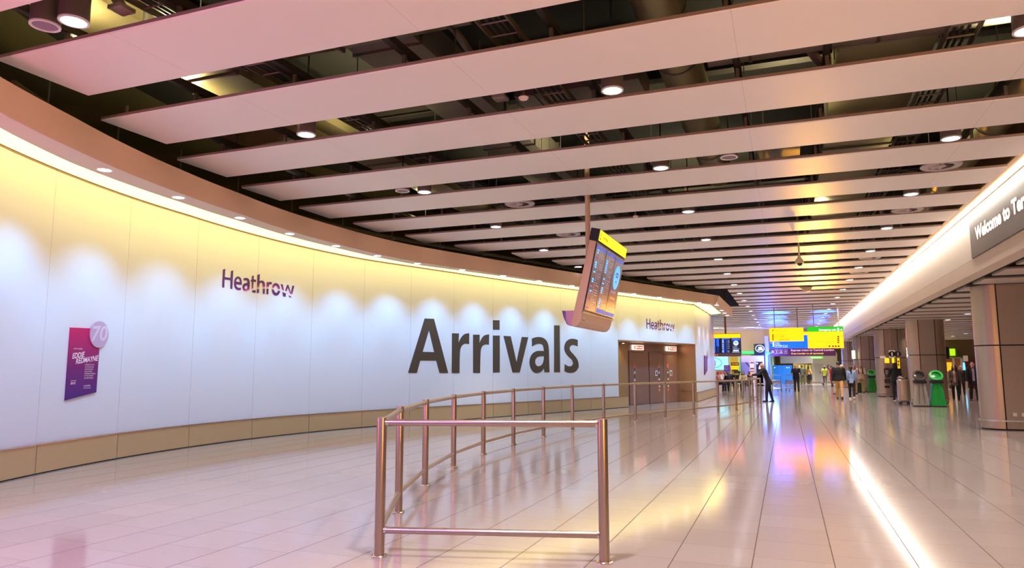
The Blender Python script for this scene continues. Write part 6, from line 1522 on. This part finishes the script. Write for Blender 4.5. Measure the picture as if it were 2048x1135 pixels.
for sx in (-0.9, 0.75):
    m = MB(); m.bx(g_[0]+sx-0.03, g_[0]+sx+0.03, g_[1]+2.05, g_[1]+2.4, 0, 0.40); m.build('leg', M_LEG, r, smooth=False)
# shop units along the end wall
Y = 64.5
def unit(name, lab, cat, x0, y0, x1, y1, m_, Y=64.5, depth=0.3, stand=True):
    a, b = at(x0, y0, Y), at(x1, y1, Y); z0 = 0.0 if stand else b.z
    r = thing(name, lab, cat, ((a.x+b.x)/2, Y, z0)); q = MB(); q.bx(a.x, b.x, Y, Y+depth, b.z, a.z); o = q.build('panel', m_, r, smooth=False)
    if stand and b.z > 0.02: q = MB(); q.bx(a.x+0.02, b.x-0.02, Y+0.05, Y+depth, 0, b.z); q.build('plinth', M_CASE, r, smooth=False)
    return r, o
r, o = unit('information_screen', 'big cyan and white lit screen with a circled letter i', 'screen', 1412, 713, 1456, 738.4, mat('cyan white screen', (60, 90, 100), 0.4, emit=(120, 226, 255), es=2.0), stand=False)
c_ = at(1428.5, 725, 64.5); q = MB(); q.tube([(c_.x+0.62*math.cos(2*PI*i/36), 64.48, c_.z+0.42*math.sin(2*PI*i/36)) for i in range(36)], 0.03, n=5, closed=True); q.build('ring', mat('teal print', (30, 110, 120), 0.5), r)
q = MB(); fit_text(q, 'i', (c_.x-0.08, 64.47, c_.z-0.24), UX, UZ, w=0.2, h=0.46, bold=0.06); q.build('letter', MATS['teal print'], r, smooth=False, fix=False)
q = MB(); q.bx(r.location.x-0.1, r.location.x+0.1, 64.8, 65.98, at(1440, 725, 64.5).z-0.1, at(1440, 725, 64.5).z+0.1); q.build('bracket', M_CASE, r, smooth=False)
r, o = unit('purple_sign', 'violet standing sign board left of the yellow kiosk', 'sign', 1447.5, 729.5, 1460, 742.5, mat('violet board', (92, 60, 160), 0.45, emit=(80, 40, 160), es=0.4), Y=62.5, depth=0.06)
q = MB(); rect(q, 1450.5, 732, 1457, 733, 62.5, 0.01); rect(q, 1449.5, 735.4, 1458, 736, 62.5, 0.01); rect(q, 1449.5, 738, 1457, 738.6, 62.5, 0.01); q.build('lettering', M_PINKW, r, smooth=False, fix=False)
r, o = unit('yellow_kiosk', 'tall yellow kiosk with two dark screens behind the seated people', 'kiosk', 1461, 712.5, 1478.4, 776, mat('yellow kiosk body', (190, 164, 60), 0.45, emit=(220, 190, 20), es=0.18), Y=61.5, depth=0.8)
q = MB(); rect(q, 1461.8, 724.4, 1477.8, 730.4, 61.5, 0.02, 0.03); rect(q, 1463.6, 738.8, 1476.6, 746.4, 61.5, 0.02, 0.03); q.build('screen', mat('dark olive screen', (60, 50, 26), 0.3), r, smooth=False)
q = MB(); rect(q, 1462, 731, 1477.6, 738, 61.5, 0.015); rect(q, 1462, 748, 1477.6, 757, 61.5, 0.015); q.build('yellow_panel', mat('bright yellow panel', (150, 130, 10), 0.4, emit=(232, 206, 0), es=0.8), r, smooth=False, fix=False)
q = MB(); stext(q, 'TAX FREE', 1463.4, 728.6, 2.4, 61.5, 0.03, 13); stext(q, 'REFUND', 1464, 735.8, 2.4, 61.5, 0.03, 12); q.build('lettering', M_SOLV, r, smooth=False, fix=False)
r = thing('green_light_strip', 'glowing green light strip framing the shop front, one bar across and one down', 'light', (at(1480, 730, 64.4).x, 64.4, 0))
q = MB(); rect(q, 1483.5, 702.4, 1508, 706.8, 65.8, 0, 0.08); rect(q, 1478.6, 712.2, 1481.6, 772, 64.4, 0, 0.08); rect(q, 1530.4, 704.4, 1541, 706.4, 65.5, 0, 0.06); q.build('tube', mat('green neon tube', (20, 80, 40), 0.4, emit=(60, 255, 120), es=1.4), r, smooth=False)
q = MB(); rect(q, 1478.4, 712, 1481.8, 773, 64.5, 0, 0.1); q.build('mount', M_CASE, r, smooth=False)
r, o = unit('shop_unit', 'pale lilac shop wall behind the seating area', 'shop front', 1482, 711, 1530, 770, mat('pale shop front', (226, 206, 214), 0.5, noise=0.03), Y=65.2, depth=0.6)
r, o = unit('lilac_poster', 'big lilac poster with a dark diagonal stripe', 'poster', 1482.4, 724, 1499.4, 757, mat('lilac poster', (150, 140, 214), 0.45, noise=0.1, nscale=1.2), Y=64.9, depth=0.05)
q = MB(); p_ = [at(1490, 724.2, 64.9), at(1494, 724.2, 64.9), at(1499.2, 731, 64.9), at(1499.2, 734.6, 64.9)]; q.quad(*[(p.x, 64.89, p.z) for p in p_]); q.build('stripe', mat('slate stripe', (70, 66, 96), 0.5), r, smooth=False, fix=False)
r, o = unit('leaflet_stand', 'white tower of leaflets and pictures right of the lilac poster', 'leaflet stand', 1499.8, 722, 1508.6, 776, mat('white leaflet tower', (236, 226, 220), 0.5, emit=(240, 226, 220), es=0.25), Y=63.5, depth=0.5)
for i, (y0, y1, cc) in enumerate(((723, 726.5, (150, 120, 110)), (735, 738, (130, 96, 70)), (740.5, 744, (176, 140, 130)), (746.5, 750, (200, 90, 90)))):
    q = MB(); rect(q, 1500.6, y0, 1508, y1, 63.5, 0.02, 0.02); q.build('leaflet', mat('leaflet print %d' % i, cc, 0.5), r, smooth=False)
r, o = unit('dark_poster', 'black poster with white blobs left of the leaning person', 'poster', 1512, 723, 1526.4, 748, mat('black poster', (24, 20, 30), 0.4), Y=64.9, depth=0.05)
q = MB()
for x_, y_, rr in ((1514.4, 726.4, 0.07), (1524.2, 728.5, 0.13), (1521, 732.5, 0.12), (1519.4, 735.5, 0.09)): c_ = at(x_, y_, 64.9); q.sphere((c_.x, 64.88, c_.z), rr, sy=0.15, n=14, m=8)
q.build('white_blobs', M_SWHT, r)
r, o = unit('low_shelf', 'low red and white display shelf behind the red haired person', 'display', 1430, 741, 1447.5, 776, mat('display white', (206, 186, 190), 0.5), Y=62.0, depth=0.4)
q = MB(); rect(q, 1434, 741.6, 1444.6, 748, 62.0, 0.02, 0.03); q.build('red_panel', mat('red display', (196, 90, 76), 0.5, noise=0.3, nscale=6), r, smooth=False)
# round-logo blade sign
Y = 65.3; K = 65.3/56
r = thing('logo_sign', 'square navy hanging sign with a white oval ring emblem', 'sign', (at(1518, 700, Y).x, Y, at(1518, 709.6, Y).z))
q = MB(); rect(q, 1507.4, 687.2, 1530, 709.6, Y, 0, 0.12); q.build('board', mat('navy sign board', (14, 26, 52), 0.4), r, smooth=False)
c_ = at(1519.6, 696.6, Y); q = MB(); q.tube([(c_.x+0.30*K*math.cos(2*PI*i/40), Y-0.015, c_.z+0.255*K*math.sin(2*PI*i/40)) for i in range(40)], 0.026, n=6, closed=True); q.build('ring', M_SWHT, r)
q = MB(); q.sphere((c_.x+0.04, Y-0.01, c_.z+0.06), 1, 0.18, 0.01, 0.11, n=18, m=8); q.sphere((c_.x+0.15, Y-0.01, c_.z-0.07), 1, 0.12, 0.01, 0.09, n=18, m=8); q.sphere((c_.x-0.07, Y-0.01, c_.z-0.11), 1, 0.15, 0.01, 0.06, n=18, m=8); q.build('emblem', mat('pale mint emblem', (206, 232, 226), 0.4, emit=(190, 226, 220), es=0.6), r)
q = MB(); q.bx(at(1518, 700, Y).x-0.1, at(1518, 700, Y).x+0.1, Y+0.12, 65.99, at(1518, 700, Y).z-0.1, at(1518, 700, Y).z+0.1); q.build('bracket', M_BLACK, r)
q = MB(); q.bx(at(1501, 709, Y).x, at(1508, 709, Y).x, Y, Y+0.1, at(1501, 710, Y).z, at(1501, 708.8, Y).z); q.build('arm', M_BLACK, r)

# added coloured beams with no fitting, tinting hall and ceiling; plus the neon's glow
for (yt, an, pw) in ((46.2, 25, 15000), (50.5, 11, 36000), (56, 7.5, 100000)):  # unseen blue spots added to tint the slats behind the signs
    spot('blue_tint_fill', (-0.35, 43.0, 2.5), (-0.45, yt, 4.95), pw, (0.015, 0.09, 1.0), an, 0.7, 0.03)
    spot('blue_tint_fill', (2.0, 43.0, 2.5), (2.25, yt, 4.95), pw*0.6, (0.015, 0.11, 1.0), an, 0.9, 0.03)
point('neon_lamp', (-1.3, 64.6, 2.3), 380, (0.08, 0.2, 1.0), 0.6)
spot('orange_tint_fill', (1.6, 38.0, 2.2), (1.1, 27, 4.95), 1900, (1.0, 0.46, 0.05), 38, 1.0, 0.1)  # added to throw an orange patch on the slats
point('pink_fill', (-7.3, 2.2, 1.9), 150, (1.0, 0.14, 0.42), 0.3)  # unseen fill added for the pink tint at near left
spot('violet_fill', (-3.4, 0.3, 4.4), (-5.2, 6.0, 0), 1000, (0.46, 0.2, 1.0), 95, 1.0, 0.3)  # unseen fill added for the lilac cast on the near floor
point('orange_fill', (3.0, 0.9, 2.4), 420, (1.0, 0.42, 0.08), 0.3)  # unseen fill added to warm the near right side
# ================================================================== LIGHT OF THE SURROUNDING CONCOURSE, EXPOSURE
w = bpy.data.worlds.new('concourse light'); SC.world = w; w.use_nodes = True
w.node_tree.nodes['Background'].inputs[0].default_value = (1.0, 0.84, 0.80, 1); w.node_tree.nodes['Background'].inputs[1].default_value = 0.35
vs = SC.view_settings; vs.view_transform = 'Standard'; vs.look = 'None'; vs.gamma = 1.0; vs.use_curve_mapping = False; vs.exposure = 0.36
SC.display_settings.display_device = 'sRGB'
cy = SC.cycles
cy.use_denoising = True
cy.max_bounces = 7; cy.diffuse_bounces = 4; cy.glossy_bounces = 3; cy.use_adaptive_sampling = True; cy.adaptive_threshold = 0.02; cy.transmission_bounces = 4; cy.transparent_max_bounces = 8
cy.sample_clamp_indirect = 6.0; cy.caustics_reflective = False; cy.caustics_refractive = False
cy.use_light_tree = True
